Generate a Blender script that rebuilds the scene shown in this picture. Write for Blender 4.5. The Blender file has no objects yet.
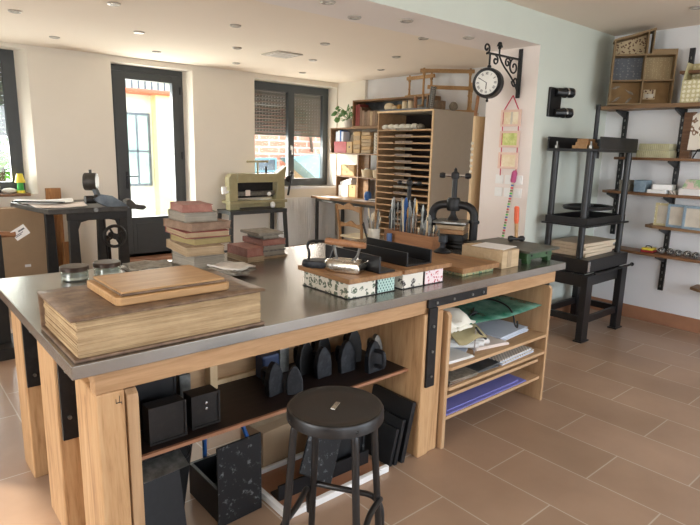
import bpy, bmesh, math, random
from mathutils import Vector, Matrix
random.seed(7)
PI = math.pi
col = bpy.context.scene.collection
sc = bpy.context.scene

# ------------------------------------------------------------------ helpers
FZ = -.05                      # floor level before the whole room is lifted to stand on z = 0
PRE = None                     # placement of a thing built in its own axes
SHIFT = Vector((0, 0, 0))      # set while building things that stand lower
def S(r, g, b):
    f = lambda c: (c/255/12.92 if c/255 <= .04045 else ((c/255+.055)/1.055)**2.4)
    return (f(r), f(g), f(b), 1)

class MB:
    """collects shapes in one bmesh"""
    def __init__(s): s.bm = bmesh.new()
    def _add(s, verts, faces):
        vs = [s.bm.verts.new(v) for v in verts]
        for f in faces:
            try: s.bm.faces.new([vs[i] for i in f])
            except ValueError: pass
        return s
    def box(s, x0, x1, y0, y1, z0, z1, M=None):
        v = [Vector(p) for p in ((x0,y0,z0),(x1,y0,z0),(x1,y1,z0),(x0,y1,z0),(x0,y0,z1),(x1,y0,z1),(x1,y1,z1),(x0,y1,z1))]
        if M is not None: v = [M @ p for p in v]
        return s._add(v, [(0,3,2,1),(4,5,6,7),(0,1,5,4),(1,2,6,5),(2,3,7,6),(3,0,4,7)])
    def ob(s, c, sz, rx=0, ry=0, rz=0):
        M = Matrix.Translation(c) @ Matrix.Rotation(rz,4,'Z') @ Matrix.Rotation(ry,4,'Y') @ Matrix.Rotation(rx,4,'X')
        a, b, d = sz[0]/2, sz[1]/2, sz[2]/2
        return s.box(-a, a, -b, b, -d, d, M)
    def bar(s, p, q, w, h=None, up=(0,0,1)):
        """rectangular bar from p to q"""
        p, q = Vector(p), Vector(q); h = h or w
        d = (q-p).normalized(); u = Vector(up)
        if abs(d.dot(u)) > .99: u = Vector((0,1,0))
        sd = d.cross(u).normalized(); u = sd.cross(d)
        r = []
        for o in (p, q):
            r += [o - sd*w/2 - u*h/2, o + sd*w/2 - u*h/2, o + sd*w/2 + u*h/2, o - sd*w/2 + u*h/2]
        return s._add(r, [(3,2,1,0),(4,5,6,7),(0,1,5,4),(1,2,6,5),(2,3,7,6),(3,0,4,7)])
    def tube(s, pts, r, n=10, closed=False, smooth=0):
        pts = [Vector(p) for p in pts]
        for _ in range(smooth):
            q = [] if closed else [pts[0]]
            m = len(pts)
            for i in range(m if closed else m-1):
                a, b = pts[i], pts[(i+1) % m]
                q += [a*.75+b*.25, a*.25+b*.75]
            if not closed: q.append(pts[-1])
            pts = q
        m = len(pts); rs = r if isinstance(r, (list, tuple)) else [r]*m
        if len(rs) != m: rs = [rs[0] + (rs[-1]-rs[0])*i/(m-1) for i in range(m)]
        rings = []; nrm = None
        for i in range(m):
            a = pts[i-1] if (i or closed) else pts[0]
            b = pts[(i+1) % m] if (i < m-1 or closed) else pts[-1]
            t = (b-a).normalized()
            if nrm is None:
                nrm = t.orthogonal().normalized()
            nrm = (nrm - t*nrm.dot(t))
            nrm = nrm.normalized() if nrm.length > 1e-6 else t.orthogonal().normalized()
            bi = t.cross(nrm)
            rings.append([s.bm.verts.new(pts[i] + (nrm*math.cos(2*PI*k/n) + bi*math.sin(2*PI*k/n))*rs[i]) for k in range(n)])
        for i in range(m if closed else m-1):
            A, B = rings[i], rings[(i+1) % m]
            for k in range(n):
                s.bm.faces.new((A[k], A[(k+1) % n], B[(k+1) % n], B[k]))
        if not closed:
            s.bm.faces.new(rings[0][::-1]); s.bm.faces.new(rings[-1])
        return s
    def cyl(s, a, b, r, r2=None, n=20):
        return s.tube([a, b], [r, r if r2 is None else r2], n)
    def lathe(s, prof, c=(0,0,0), n=24, ax=(0,0,1)):
        """profile of (radius, height) about an axis through c"""
        R = Vector((0,0,1)).rotation_difference(Vector(ax)).to_matrix()
        c = Vector(c); rings = []
        for r, z in prof:
            rings.append([s.bm.verts.new(c + R @ Vector((max(r,1e-4)*math.cos(2*PI*k/n), max(r,1e-4)*math.sin(2*PI*k/n), z))) for k in range(n)])
        for A, B in zip(rings, rings[1:]):
            for k in range(n): s.bm.faces.new((A[k], A[(k+1)%n], B[(k+1)%n], B[k]))
        s.bm.faces.new(rings[0][::-1]); s.bm.faces.new(rings[-1])
        return s
    def prism(s, poly, ax, a, b):
        """2-d outline extruded along an axis; x:(y,z) y:(x,z) z:(x,y)"""
        f = {'x': lambda p, t: (t, p[0], p[1]), 'y': lambda p, t: (p[0], t, p[1]), 'z': lambda p, t: (p[0], p[1], t)}[ax]
        n = len(poly)
        v = [f(p, a) for p in poly] + [f(p, b) for p in poly]
        return s._add(v, [tuple(range(n))[::-1], tuple(range(n, 2*n))] + [(i, (i+1)%n, (i+1)%n+n, i+n) for i in range(n)])
    def ball(s, c, r, sc_=(1,1,1), n=12, jit=0):
        t = bmesh.ops.create_icosphere(s.bm, subdivisions=2 if n < 20 else 3, radius=r)
        for v in t['verts']:
            k = 1 + random.uniform(-jit, jit)
            v.co = Vector((v.co.x*sc_[0]*k, v.co.y*sc_[1]*k, v.co.z*sc_[2]*k)) + Vector(c)
        return s
    def sheet(s, grid):
        vs = [[s.bm.verts.new(p) for p in row] for row in grid]
        for i in range(len(vs)-1):
            for j in range(len(vs[0])-1):
                s.bm.faces.new((vs[i][j], vs[i+1][j], vs[i+1][j+1], vs[i][j+1]))
        return s
    def rot(s, M):
        s.bm.transform(M); return s

def tag(o, label=None, cat=None, group=None, kind=None):
    for k, v in (('label', label), ('category', cat), ('group', group), ('kind', kind)):
        if v: o[k] = v
    return o

def root(name, label, cat, loc=(0,0,0), rz=0, group=None):
    o = bpy.data.objects.new(name, None); col.objects.link(o)
    o.empty_display_size = .05
    o.location = Vector(loc) + SHIFT; o.rotation_euler = (0, 0, rz)
    if abs(o.location.z) < 1e-4: o.location.z = FZ
    return tag(o, label, cat, group)

def wm(o):
    M = Matrix.Translation(o.location) @ o.rotation_euler.to_matrix().to_4x4()
    return (wm(o.parent) @ M) if o.parent else M

def mk(name, mb, mat, parent=None, local=False, bev=0, smooth=True, label=None, cat=None, group=None, kind=None, solid=0):
    """link the collected shapes as ONE mesh object; shapes are in world space unless local"""
    bm = mb.bm
    if not local and PRE is not None: bm.transform(PRE)
    if not local:
        for v in bm.verts:
            if SHIFT.length > 0: v.co += SHIFT
            elif -.001 <= v.co.z <= .0145: v.co.z += FZ     # feet reach the floor
    bmesh.ops.recalc_face_normals(bm, faces=bm.faces)
    o = bpy.data.objects.new(name, bpy.data.meshes.new(name))
    if parent is not None:
        if not local: bm.transform(wm(parent).inverted())
        o.parent = parent
    elif not local:
        vs = [v.co for v in bm.verts]
        c = Vector(((min(v.x for v in vs)+max(v.x for v in vs))/2, (min(v.y for v in vs)+max(v.y for v in vs))/2, min(v.z for v in vs)))
        bm.transform(Matrix.Translation(-c)); o.location = c
    bm.to_mesh(o.data); bm.free()
    for m in (mat if isinstance(mat, (list, tuple)) else [mat]): o.data.materials.append(m)
    col.objects.link(o)
    if solid:
        md = o.modifiers.new('thick', 'SOLIDIFY'); md.thickness = solid; md.offset = 0
    if bev:
        md = o.modifiers.new('bevel', 'BEVEL'); md.width = bev; md.segments = 2; md.limit_method = 'ANGLE'; md.angle_limit = math.radians(40)
    if smooth:
        for p in o.data.polygons: p.use_smooth = True
        o.data.set_sharp_from_angle(angle=math.radians(38))
    return tag(o, label, cat, group, kind)

def B(*a): return MB().box(*a)

def dup(src, loc, rz=None, label=None, group=None):
    r = src.copy(); col.objects.link(r); r.location = loc
    if rz is not None: r.rotation_euler = (0, 0, rz)
    if label: r['label'] = label
    if group: r['group'] = group
    for ch in list(src.children):
        c = ch.copy(); col.objects.link(c); c.parent = r
        for g in ch.children:
            d = g.copy(); col.objects.link(d); d.parent = c
    return r

# ------------------------------------------------------------------ materials
def base(name):
    m = bpy.data.materials.new(name); m.use_nodes = True
    nt = m.node_tree
    return m, nt, nt.nodes['Principled BSDF']

def coords(nt, scale=(1,1,1), rot=(0,0,0), kind='Object'):
    t = nt.nodes.new('ShaderNodeTexCoord'); mp = nt.nodes.new('ShaderNodeMapping')
    mp.inputs['Scale'].default_value = scale; mp.inputs['Rotation'].default_value = rot
    nt.links.new(t.outputs[kind], mp.inputs[0]); return mp.outputs[0]

def ramp(nt, fac, stops, interp='LINEAR'):
    r = nt.nodes.new('ShaderNodeValToRGB'); r.color_ramp.interpolation = interp
    el = r.color_ramp.elements
    while len(el) < len(stops): el.new(.5)
    for e, (p, c) in zip(el, stops): e.position = p; e.color = c
    nt.links.new(fac, r.inputs[0]); return r.outputs[0]

def noise(nt, vec, scale, detail=4, rough=.55, dist=0):
    n = nt.nodes.new('ShaderNodeTexNoise'); n.inputs['Scale'].default_value = scale
    n.inputs['Detail'].default_value = detail; n.inputs['Roughness'].default_value = rough
    n.inputs['Distortion'].default_value = dist
    nt.links.new(vec, n.inputs['Vector']); return n.outputs['Fac']

def bump(nt, b, fac, strength, dist=.002):
    n = nt.nodes.new('ShaderNodeBump'); n.inputs['Strength'].default_value = strength; n.inputs['Distance'].default_value = dist
    nt.links.new(fac, n.inputs['Height']); nt.links.new(n.outputs[0], b.inputs['Normal'])

def plain(name, c, rough=.5, metal=0, var=.12, scale=14, bmp=.1, spec=.5):
    """one colour with slight wear"""
    m, nt, b = base(name)
    f = noise(nt, coords(nt), scale)
    lo = tuple(x*(1-var) for x in c[:3]) + (1,); hi = tuple(min(1, x*(1+var)) for x in c[:3]) + (1,)
    nt.links.new(ramp(nt, f, [(.3, lo), (.7, hi)]), b.inputs['Base Color'])
    b.inputs['Roughness'].default_value = rough; b.inputs['Metallic'].default_value = metal
    b.inputs['Specular IOR Level'].default_value = spec
    if bmp: bump(nt, b, f, bmp)
    return m

def wood(name, c1, c2, axis='x', freq=1.0, rough=.55, c3=None, spec=.35):
    """grain running along an axis"""
    m, nt, b = base(name)
    st = {'x': (1.2,14,14), 'y': (14,1.2,14), 'z': (14,14,1.2)}[axis]
    v = coords(nt, tuple(k*freq for k in st))
    f = noise(nt, v, 1.6, 5, .6, 1.2)
    f2 = noise(nt, coords(nt, tuple(k*freq*4 for k in st)), 2.5, 2)
    mx = nt.nodes.new('ShaderNodeMath'); mx.operation = 'MULTIPLY_ADD'; mx.inputs[1].default_value = .3
    nt.links.new(f2, mx.inputs[0]); nt.links.new(f, mx.inputs[2])
    stops = [(.42, c1), (.85, c2)] if c3 is None else [(.4, c1), (.62, c2), (.9, c3)]
    nt.links.new(ramp(nt, mx.outputs[0], stops), b.inputs['Base Color'])
    b.inputs['Roughness'].default_value = rough; b.inputs['Specular IOR Level'].default_value = spec
    bump(nt, b, mx.outputs[0], .12)
    return m

def speck(name, c, spot, scale=30, lo=.62, hi=.7, rough=.55, metal=0, bmp=.2):
    """one colour with spots of another (wear, print, marbling)"""
    m, nt, b = base(name)
    f = noise(nt, coords(nt), scale, 5, .65)
    nt.links.new(ramp(nt, f, [(lo, c), (hi, spot)]), b.inputs['Base Color'])
    b.inputs['Roughness'].default_value = rough; b.inputs['Metallic'].default_value = metal
    if bmp: bump(nt, b, f, bmp)
    return m

def pages(name, c1, c2, scale=220, rough=.9, axis=2):
    """leaf edges: fine layers along the thickness"""
    m, nt, b = base(name)
    s_ = [3,3,3]; s_[axis] = scale
    f = noise(nt, coords(nt, tuple(s_)), 1, 4, .7)
    f2 = noise(nt, coords(nt, (8,8,8)), 2, 3)
    mx = nt.nodes.new('ShaderNodeMath'); mx.operation = 'MULTIPLY_ADD'; mx.inputs[1].default_value = .25
    nt.links.new(f2, mx.inputs[0]); nt.links.new(f, mx.inputs[2])
    nt.links.new(ramp(nt, mx.outputs[0], [(.42, c1), (.8, c2)]), b.inputs['Base Color'])
    b.inputs['Roughness'].default_value = rough; b.inputs['Specular IOR Level'].default_value = .15
    bump(nt, b, mx.outputs[0], .5, .004)
    return m

def motif(name, bg, ink, scale, r=.3, ring=0, rand=.6, ink2=None):
    """printed paper: repeated round or leafy motifs"""
    m, nt, b = base(name)
    v = nt.nodes.new('ShaderNodeTexVoronoi'); v.inputs['Scale'].default_value = scale; v.inputs['Randomness'].default_value = rand
    c = coords(nt)
    n = nt.nodes.new('ShaderNodeTexNoise'); n.inputs['Scale'].default_value = scale*2.2
    nt.links.new(c, n.inputs['Vector'])
    ad = nt.nodes.new('ShaderNodeVectorMath'); ad.operation = 'MULTIPLY_ADD'; ad.inputs[1].default_value = (.6/scale,)*3
    nt.links.new(n.outputs['Color'], ad.inputs[0]); nt.links.new(c, ad.inputs[2])
    nt.links.new(ad.outputs[0], v.inputs['Vector'])
    st = [(0, ink), (r, bg)] if not ring else [(0, bg), (ring, ink), (r, bg)]
    o = ramp(nt, v.outputs['Distance'], st, 'CONSTANT')
    if ink2:
        mix = nt.nodes.new('ShaderNodeMix'); mix.data_type = 'RGBA'
        f = ramp(nt, noise(nt, c, scale*3, 3), [(.53, (0,0,0,1)), (.58, (1,1,1,1))])
        nt.links.new(f, mix.inputs[0]); nt.links.new(o, mix.inputs[6]); mix.inputs[7].default_value = ink2
        o = mix.outputs[2]
    nt.links.new(o, b.inputs['Base Color']); b.inputs['Roughness'].default_value = .6
    return m

def lattice(name, bg, ink, scale, thr=.35):
    """small diagonal grid print"""
    m, nt, b = base(name)
    v = coords(nt, (1,1,1), (.0,.0,.0))
    w1 = nt.nodes.new('ShaderNodeTexWave'); w2 = nt.nodes.new('ShaderNodeTexWave')
    for w, r in ((w1, (0,.6,.7)), (w2, (0,-.6,-.7))):
        mp = coords(nt, (1,1,1), r); w.inputs['Scale'].default_value = scale
        nt.links.new(mp, w.inputs['Vector'])
    mu = nt.nodes.new('ShaderNodeMath'); mu.operation = 'MULTIPLY'
    nt.links.new(w1.outputs['Fac'], mu.inputs[0]); nt.links.new(w2.outputs['Fac'], mu.inputs[1])
    nt.links.new(ramp(nt, mu.outputs[0], [(thr, bg), (thr+.08, ink)]), b.inputs['Base Color'])
    b.inputs['Roughness'].default_value = .6
    return m

def glass(name, tint=(1,1,1,1), refl=.08):
    m, nt, b = base(name)
    nt.nodes.remove(b)
    t = nt.nodes.new('ShaderNodeBsdfTransparent'); t.inputs[0].default_value = tint
    g = nt.nodes.new('ShaderNodeBsdfGlossy'); g.inputs['Roughness'].default_value = .02
    mx = nt.nodes.new('ShaderNodeMixShader'); mx.inputs[0].default_value = refl
    nt.links.new(t.outputs[0], mx.inputs[1]); nt.links.new(g.outputs[0], mx.inputs[2])
    nt.links.new(mx.outputs[0], nt.nodes['Material Output'].inputs[0])
    return m

def brick(name, c1, c2, mortar, w, h, ms, vec_rot=(0,0,0), off=(0,0,0), rough=.6, var_scale=3, uv='xz', bmp=.3, freq=2):
    m, nt, b = base(name)
    t = nt.nodes.new('ShaderNodeTexCoord')
    sp = nt.nodes.new('ShaderNodeSeparateXYZ'); cb = nt.nodes.new('ShaderNodeCombineXYZ')
    nt.links.new(t.outputs['Object'], sp.inputs[0])
    ix = {'x': 0, 'y': 1, 'z': 2}
    for k in (0, 1):
        ad = nt.nodes.new('ShaderNodeMath'); ad.inputs[1].default_value = off[k]
        nt.links.new(sp.outputs[ix[uv[k]]], ad.inputs[0]); nt.links.new(ad.outputs[0], cb.inputs[k])
    br = nt.nodes.new('ShaderNodeTexBrick')
    br.offset_frequency = freq; br.offset = .5
    br.inputs['Scale'].default_value = 1; br.inputs['Brick Width'].default_value = w; br.inputs['Row Height'].default_value = h
    br.inputs['Mortar Size'].default_value = ms; br.inputs['Mortar Smooth'].default_value = .1
    br.inputs['Color1'].default_value = c1; br.inputs['Color2'].default_value = c2; br.inputs['Mortar'].default_value = mortar
    nt.links.new(cb.outputs[0], br.inputs['Vector'])
    f = noise(nt, coords(nt), var_scale, 6, .6)
    mix = nt.nodes.new('ShaderNodeMix'); mix.data_type = 'RGBA'; mix.blend_type = 'MULTIPLY'; mix.inputs[0].default_value = .55
    nt.links.new(br.outputs['Color'], mix.inputs[6])
    nt.links.new(ramp(nt, f, [(.3, (.66,.62,.6,1)), (.72, (1,1,1,1))]), mix.inputs[7])
    nt.links.new(mix.outputs[2], b.inputs['Base Color'])
    b.inputs['Roughness'].default_value = rough
    inv = nt.nodes.new('ShaderNodeMath'); inv.operation = 'SUBTRACT'; inv.inputs[0].default_value = 1
    nt.links.new(br.outputs['Fac'], inv.inputs[1]); bump(nt, b, inv.outputs[0], bmp, .003)
    return m

M = {}
M['wall'] = plain('wall_paint', S(228,220,206), .9, var=.015, scale=3, bmp=.02)
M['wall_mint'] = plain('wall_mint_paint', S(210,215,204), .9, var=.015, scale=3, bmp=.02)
M['wall_pink'] = plain('wall_offwhite_lightened', S(236,226,219), .9, var=.012, scale=3, bmp=.02)
M['wall_cool'] = plain('wall_white_paint', S(226,226,227), .9, var=.015, scale=3, bmp=.02)
M['ceil'] = plain('ceiling_paint', S(238,224,207), .95, var=.01, scale=2, bmp=.02)
M['ceil2'] = plain('ceiling_white_paint', S(228,222,216), .95, var=.01, scale=2, bmp=.02)
M['tile'] = brick('terracotta_floor_tiles', S(174,145,121), S(162,134,110), S(196,182,164), .732, .3557, .0036, uv='yx', off=(-.093+.732*4, -.198+.3557*9), rough=.33, var_scale=2.2, bmp=.25)
M['skirt'] = plain('terracotta_skirting', S(158,112,84), .45, var=.12, scale=5)
M['frame'] = plain('anthracite_frame', S(58,60,60), .45, var=.05)
M['frame_blue'] = plain('grey_window_frame', S(70,76,80), .4, var=.05)
M['shutter'] = plain('roller_shutter', S(112,111,104), .5, var=.05)
M['glass'] = glass('window_glass', (.96,.98,.98,1), .06)
M['jar_glass'] = glass('jar_glass', (.9,.94,.93,1), .12)
M['oakx'] = wood('pine_x', S(160,122,84), S(192,154,114), 'x', 1, .6)
M['oaky'] = wood('pine_y', S(160,122,84), S(192,154,114), 'y', 1, .6)
M['oakz'] = wood('pine_z', S(154,114,76), S(190,150,106), 'z', 1, .6, S(204,168,126))
M['plyz'] = wood('plywood_z', S(170,134,96), S(194,160,122), 'z', .7, .6)
M['plyx'] = wood('plywood_x', S(170,134,96), S(194,160,122), 'x', .7, .6)
M['plyy'] = wood('plywood_y', S(176,140,102), S(202,168,130), 'y', .7, .6)
M['palez'] = wood('pale_pine_z', S(204,172,130), S(222,194,154), 'z', .5, .6)
M['shelfy'] = wood('oak_shelf_y', S(112,84,58), S(146,114,82), 'y', 1, .5)
M['acacia'] = wood('acacia_strips', S(120,74,40), S(196,142,88), 'z', .9, .45)
M['walnuty'] = wood('walnut_shelf', S(96,66,44), S(136,98,66), 'y', 1, .45)
M['boardx'] = wood('beech_board', S(158,120,78), S(188,150,104), 'x', .8, .5)
M['boardy'] = wood('lid_board', S(122,88,58), S(166,126,86), 'y', 1, .5)
M['boxwood'] = wood('box_wood', S(126,86,58), S(160,114,78), 'y', 1, .5)
M['darkshelf'] = wood('dark_shelf', S(26,17,14), S(42,28,24), 'x', 1, .5)
M['steel'] = speck('brushed_steel_top', S(150,145,138), S(168,163,156), 3, .35, .7, .27, .9, .02)
M['steel_edge'] = speck('steel_edge', S(150,149,148), S(178,177,175), 6, .4, .7, .36, .9, .05)
M['iron'] = speck('black_iron', S(30,30,31), S(48,48,50), 18, .5, .75, .42, .35, .15)
M['castiron'] = speck('cast_iron', S(18,17,17), S(36,34,34), 30, .5, .8, .5, .2, .3)
M['blkpaint'] = speck('black_paint', S(17,17,19), S(26,26,28), 8, .5, .8, .38, 0, .08)
M['stool'] = speck('stool_lacquer', S(24,22,21), S(31,29,28), 10, .4, .8, .4, 0, .05)
M['blkworn'] = speck('worn_black_plate', S(18,20,23), S(130,134,136), 34, .57, .72, .5, .2, .2)
M['blkplate'] = speck('black_plate', S(12,13,16), S(24,26,30), 20, .5, .8, .5, .1, .1)
M['sadiron'] = speck('grey_black_iron', S(34,36,40), S(66,68,72), 26, .45, .8, .5, .5, .3)
M['brownblk'] = speck('brown_black_tin', S(26,22,20), S(46,40,36), 25, .5, .8, .5, .2, .1)
M['greymetal'] = speck('grey_metal', S(112,112,108), S(150,150,145), 25, .4, .7, .38, .8, .1)
M['bluegrey'] = speck('blue_grey_metal', S(84,90,94), S(112,118,122), 12, .4, .7, .35, .6, .1)
M['nickel'] = speck('nickel', S(176,170,158), S(210,204,192), 30, .35, .6, .24, 1, .1)
M['chrome'] = plain('chrome', S(200,200,200), .15, 1, .02)
M['machine'] = speck('machine_grey_brown', S(58,55,50), S(76,72,66), 14, .4, .75, .45, .3, .1)
M['machblk'] = speck('machine_dark', S(32,30,28), S(44,42,38), 14, .4, .75, .5, .2, .1)
M['olive'] = speck('olive_enamel', S(156,147,110), S(170,161,126), 9, .4, .75, .4, 0, .08)
M['cream'] = plain('cream_plastic', S(206,198,182), .5)
M['white'] = plain('white_plastic', S(238,238,235), .4, var=.02)
M['paper'] = plain('white_paper', S(232,230,226), .85, var=.03, scale=5, bmp=.05)
M['paperpink'] = plain('pinkish_paper', S(228,214,204), .85, var=.03)
M['paperblue'] = plain('bluish_paper', S(208,214,226), .85, var=.04, scale=5, bmp=.05)
M['cardb'] = plain('cardboard', S(166,140,110), .85, var=.05, scale=8)
M['cardb2'] = wood('pale_cardboard', S(178,154,120), S(196,172,138), 'x', 1.2, .8)
M['kraft'] = plain('kraft_board', S(184,154,112), .8, var=.06)
M['kraft_shaded'] = plain('kraft_board_shaded', S(128,104,72), .7, var=.06)  # kraft board tone darkened to imitate shade in the right corner
M['plypale'] = wood('pale_plywood', S(196,178,152), S(214,198,174), 'x', .7, .7)
M['traywood'] = wood('tray_wood', S(160,126,90), S(186,152,114), 'y', .7, .6)
M['felt'] = plain('grey_panel', S(186,176,162), .8, var=.02)
M['ledgercover'] = speck('mottled_brown_leather', S(96,74,56), S(132,108,84), 22, .38, .68, .5, 0, .3)
M['ledgerpage'] = pages('ragged_page_edges', S(150,124,92), S(194,170,134), 70)
M['leatherred'] = speck('red_leather', S(142,92,78), S(164,116,100), 24, .4, .75, .7, 0, .25)
M['leathermaroon'] = speck('maroon_leather', S(122,48,44), S(146,70,62), 22, .4, .75, .6, 0, .25)
M['leatherbrown'] = speck('brown_leather', S(126,100,80), S(150,124,102), 22, .4, .75, .7, 0, .25)
M['leathertan'] = speck('tan_parchment', S(158,136,106), S(182,160,130), 16, .4, .75, .75, 0, .2)
M['greycloth'] = speck('grey_marbled_board', S(120,112,98), S(152,144,130), 34, .4, .7, .8, 0, .2)
M['greydark'] = speck('dark_marbled_board', S(104,98,90), S(150,142,130), 60, .45, .65, .8, 0, .2)
M['pg_tan'] = pages('tan_leaf_edges', S(142,120,92), S(178,156,126), 200)
M['pg_grey'] = pages('grey_leaf_edges', S(124,116,104), S(160,152,138), 200)
M['pg_yellow'] = pages('yellow_leaf_edges', S(140,124,82), S(170,154,110), 200)
M['pg_white'] = pages('white_leaf_edges', S(196,190,180), S(222,216,206), 200)
M['botanic'] = motif('botanical_paper', S(224,220,206), S(96,108,88), 24, .42, 0, .5, S(224,220,206))
M['teal_dots'] = lattice('mint_pattern_paper', S(184,212,202), S(52,96,92), 26, .42)
M['red_floral'] = motif('red_floral_paper', S(240,222,222), S(196,52,72), 60, .36, 0, 1, S(240,222,222))
M['labelpaper'] = motif('printed_box_paper', S(226,220,206), S(78,74,70), 24, .36, 0, .8, S(226,220,206))
M['greenpat'] = motif('green_pattern_paper', S(150,158,110), S(60,112,92), 60, .4, 0, 1, S(200,178,140))
M['green'] = speck('green_enamel', S(44,78,44), S(58,94,56), 14, .45, .75, .35, 0, .1)
M['greentop'] = speck('worn_green_plate', S(86,84,74), S(104,101,90), 12, .4, .75, .45, .4, .1)
M['greenglass'] = speck('green_marbled_sheet', S(24,96,74), S(120,168,150), 7, .35, .75, .25, 0, .05)
M['purple'] = plain('violet_sheet', S(122,122,188), .5, var=.05)
M['linen'] = plain('white_linen', S(226,222,208), .9, var=.05, scale=12, bmp=.4)
M['olivecloth'] = plain('khaki_cloth', S(160,148,110), .9, var=.06, scale=20, bmp=.3)
M['orange'] = plain('orange_handle', S(208,88,44), .45)
M['pink'] = plain('pink_yarn', S(178,84,126), .9, var=.1, scale=60, bmp=.6)
M['ribbon'] = plain('red_ribbon', S(196,52,82), .6)
M['pinkframe'] = plain('pale_pink_frame', S(228,196,178), .6, var=.05)
M['photo_green'] = speck('faded_green_print', S(222,222,150), S(176,190,96), 16, .4, .6, .4)
M['photo_tan'] = speck('faded_tan_print', S(226,206,168), S(244,232,206), 10, .4, .6, .4)
M['blue'] = plain('blue_plastic', S(40,92,160), .4)
M['bluegreen'] = speck('blue_paper_box', S(128,150,166), S(150,170,184), 30, .4, .7, .6)
M['leaf'] = plain('leaf_green', S(86,128,70), .5, var=.3, scale=20)
M['treeleaf'] = plain('tree_leaf', S(120,170,60), .6, var=.35, scale=3)
M['bark'] = plain('bark', S(96,76,58), .9)
M['potwhite'] = plain('pale_pot', S(206,196,184), .6)
M['red'] = plain('red_card', S(160,44,52), .55)
M['extcream'] = plain('cream_render', S(236,226,200), .9, var=.02)
M['extyellow'] = plain('yellow_render', S(232,212,150), .9, var=.03)
M['extbrick'] = brick('orange_brick', S(214,128,98), S(226,150,120), S(230,200,180), .6, .17, .02, uv='xz', off=(.3,.02), rough=.85, var_scale=.8)
M['gutter'] = plain('orange_gutter', S(196,98,60), .6)
M['exttiles'] = plain('blue_green_slab', S(126,160,160), .8, var=.05)
M['extground'] = plain('pale_gravel', S(206,198,180), .95, var=.06)
M['grass'] = plain('lawn', S(130,168,72), .95, var=.3, scale=9, bmp=.5)
M['dialwhite'] = plain('clock_dial', S(232,230,222), .5, var=.03)
M['yellow'] = plain('yellow_plastic', S(236,216,70), .45)
M['gplastic'] = plain('green_plastic', S(60,178,70), .45)
M['damask'] = motif('gold_damask_paper', S(206,196,150), S(236,230,204), 26, .34, 0, 0, None)
M['birdpaper'] = plain('brown_card', S(134,104,66), .85)
M['bird'] = speck('grey_bird_print', S(110,104,96), S(160,150,136), 60, .4, .6, .8)
M['bluepat'] = motif('slate_pattern_paper', S(92,96,102), S(126,128,130), 40, .3, 0, .4)
M['beigepat'] = motif('beige_pattern_paper', S(160,138,100), S(186,166,128), 60, .3, 0, .5)
M['flowerpat'] = motif('brown_floral_paper', S(196,176,140), S(104,72,50), 44, .38, 0, 1)
M['iconpaper'] = motif('white_paper_with_brown_motifs', S(236,228,214), S(140,108,84), 14, .36, .16, .6)
M['tweed'] = lattice('black_white_weave', S(40,38,36), S(200,196,188), 26, .35)
M['pinkgreen'] = speck('pink_and_green_paper', S(222,196,190), S(150,190,140), 12, .45, .55, .6)
M['cord'] = plain('threads', S(206,190,160), .9, var=.06, scale=40, bmp=.5)
M['patina'] = plain('brass_tone', S(170,130,70), .4, .6)
M['lampring'] = plain('downlight_ring', S(176,168,158), .4, .3)
M['lampoff'] = plain('downlight_lens', S(214,208,198), .4)
M['greystripe'] = lattice('grey_script_wrap', S(216,210,198), S(80,76,72), 18, .55)

# ------------------------------------------------------------------ room
FX0, FX1, FY0, FY1 = -3.0, 5.95, -2.6, 7.25
def struct(name, mb, mat, parent=None, bev=0):
    return mk(name, mb, mat, parent, kind=None if parent else 'structure', bev=bev, smooth=False)
fl = MB().box(FX0-.3, FX1+.3, FY0-.3, FY1+.36, -.17, FZ)
o = bpy.data.objects.new('floor', bpy.data.meshes.new('floor')); bmesh.ops.recalc_face_normals(fl.bm, faces=fl.bm.faces); fl.bm.to_mesh(o.data); fl.bm.free()
o.data.materials.append(M['tile']); col.objects.link(o); tag(o, kind='structure')
struct('ceiling', MB().box(FX0-.3, FX1+.3, FY0-.3, 3.42, 2.8, 2.95).box(FX0-.3, FX1+.3, 3.40, FY1+.36, 2.645, 2.95), [M['ceil']])
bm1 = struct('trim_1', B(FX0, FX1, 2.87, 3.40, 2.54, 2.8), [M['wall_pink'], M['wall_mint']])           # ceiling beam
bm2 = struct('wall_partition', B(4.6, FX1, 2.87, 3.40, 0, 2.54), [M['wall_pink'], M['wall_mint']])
for o in (bm1, bm2):                    # front room side pale mint; rest off-white, lightened to imitate light on the jamb
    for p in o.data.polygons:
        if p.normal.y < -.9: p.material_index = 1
def wall_y(name, y0, y1, x0, x1, z1, holes, mat):
    """wall along x with rectangular openings"""
    mb = MB(); x = x0
    for a, b, za, zb in sorted(holes):
        mb.box(x, a, y0, y1, 0, z1)
        if za > 0: mb.box(a, b, y0, y1, 0, za)
        if zb < z1: mb.box(a, b, y0, y1, zb, z1)
        x = b
    mb.box(x, x1, y0, y1, 0, z1)
    return struct(name, mb, mat)
wall_y('wall_back', FY1, FY1+.36, FX0-.3, FX1+.3, 2.645, [(-.4,1.49,1.02,2.60),(2.38,3.42,.0,2.575),(4.36,5.88,1.02,2.575)], M['wall'])
wall_y('wall_front', FY0-.3, FY0, FX0-.3, FX1+.3, 2.8, [(-1.2,1.4,.9,2.5),(2.2,5.4,.1,2.6)], M['wall_cool'])
struct('wall_right', MB().box(FX1, FX1+.3, FY0, 3.4, 0, 2.8).box(FX1, FX1+.3, 3.4, FY1, 0, 2.645), M['wall_cool'])
struct('trim_2', B(5.90, FX1, 6.6, FY1, 0, 2.645), M['wall'])                     # shallow pier in the corner
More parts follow.
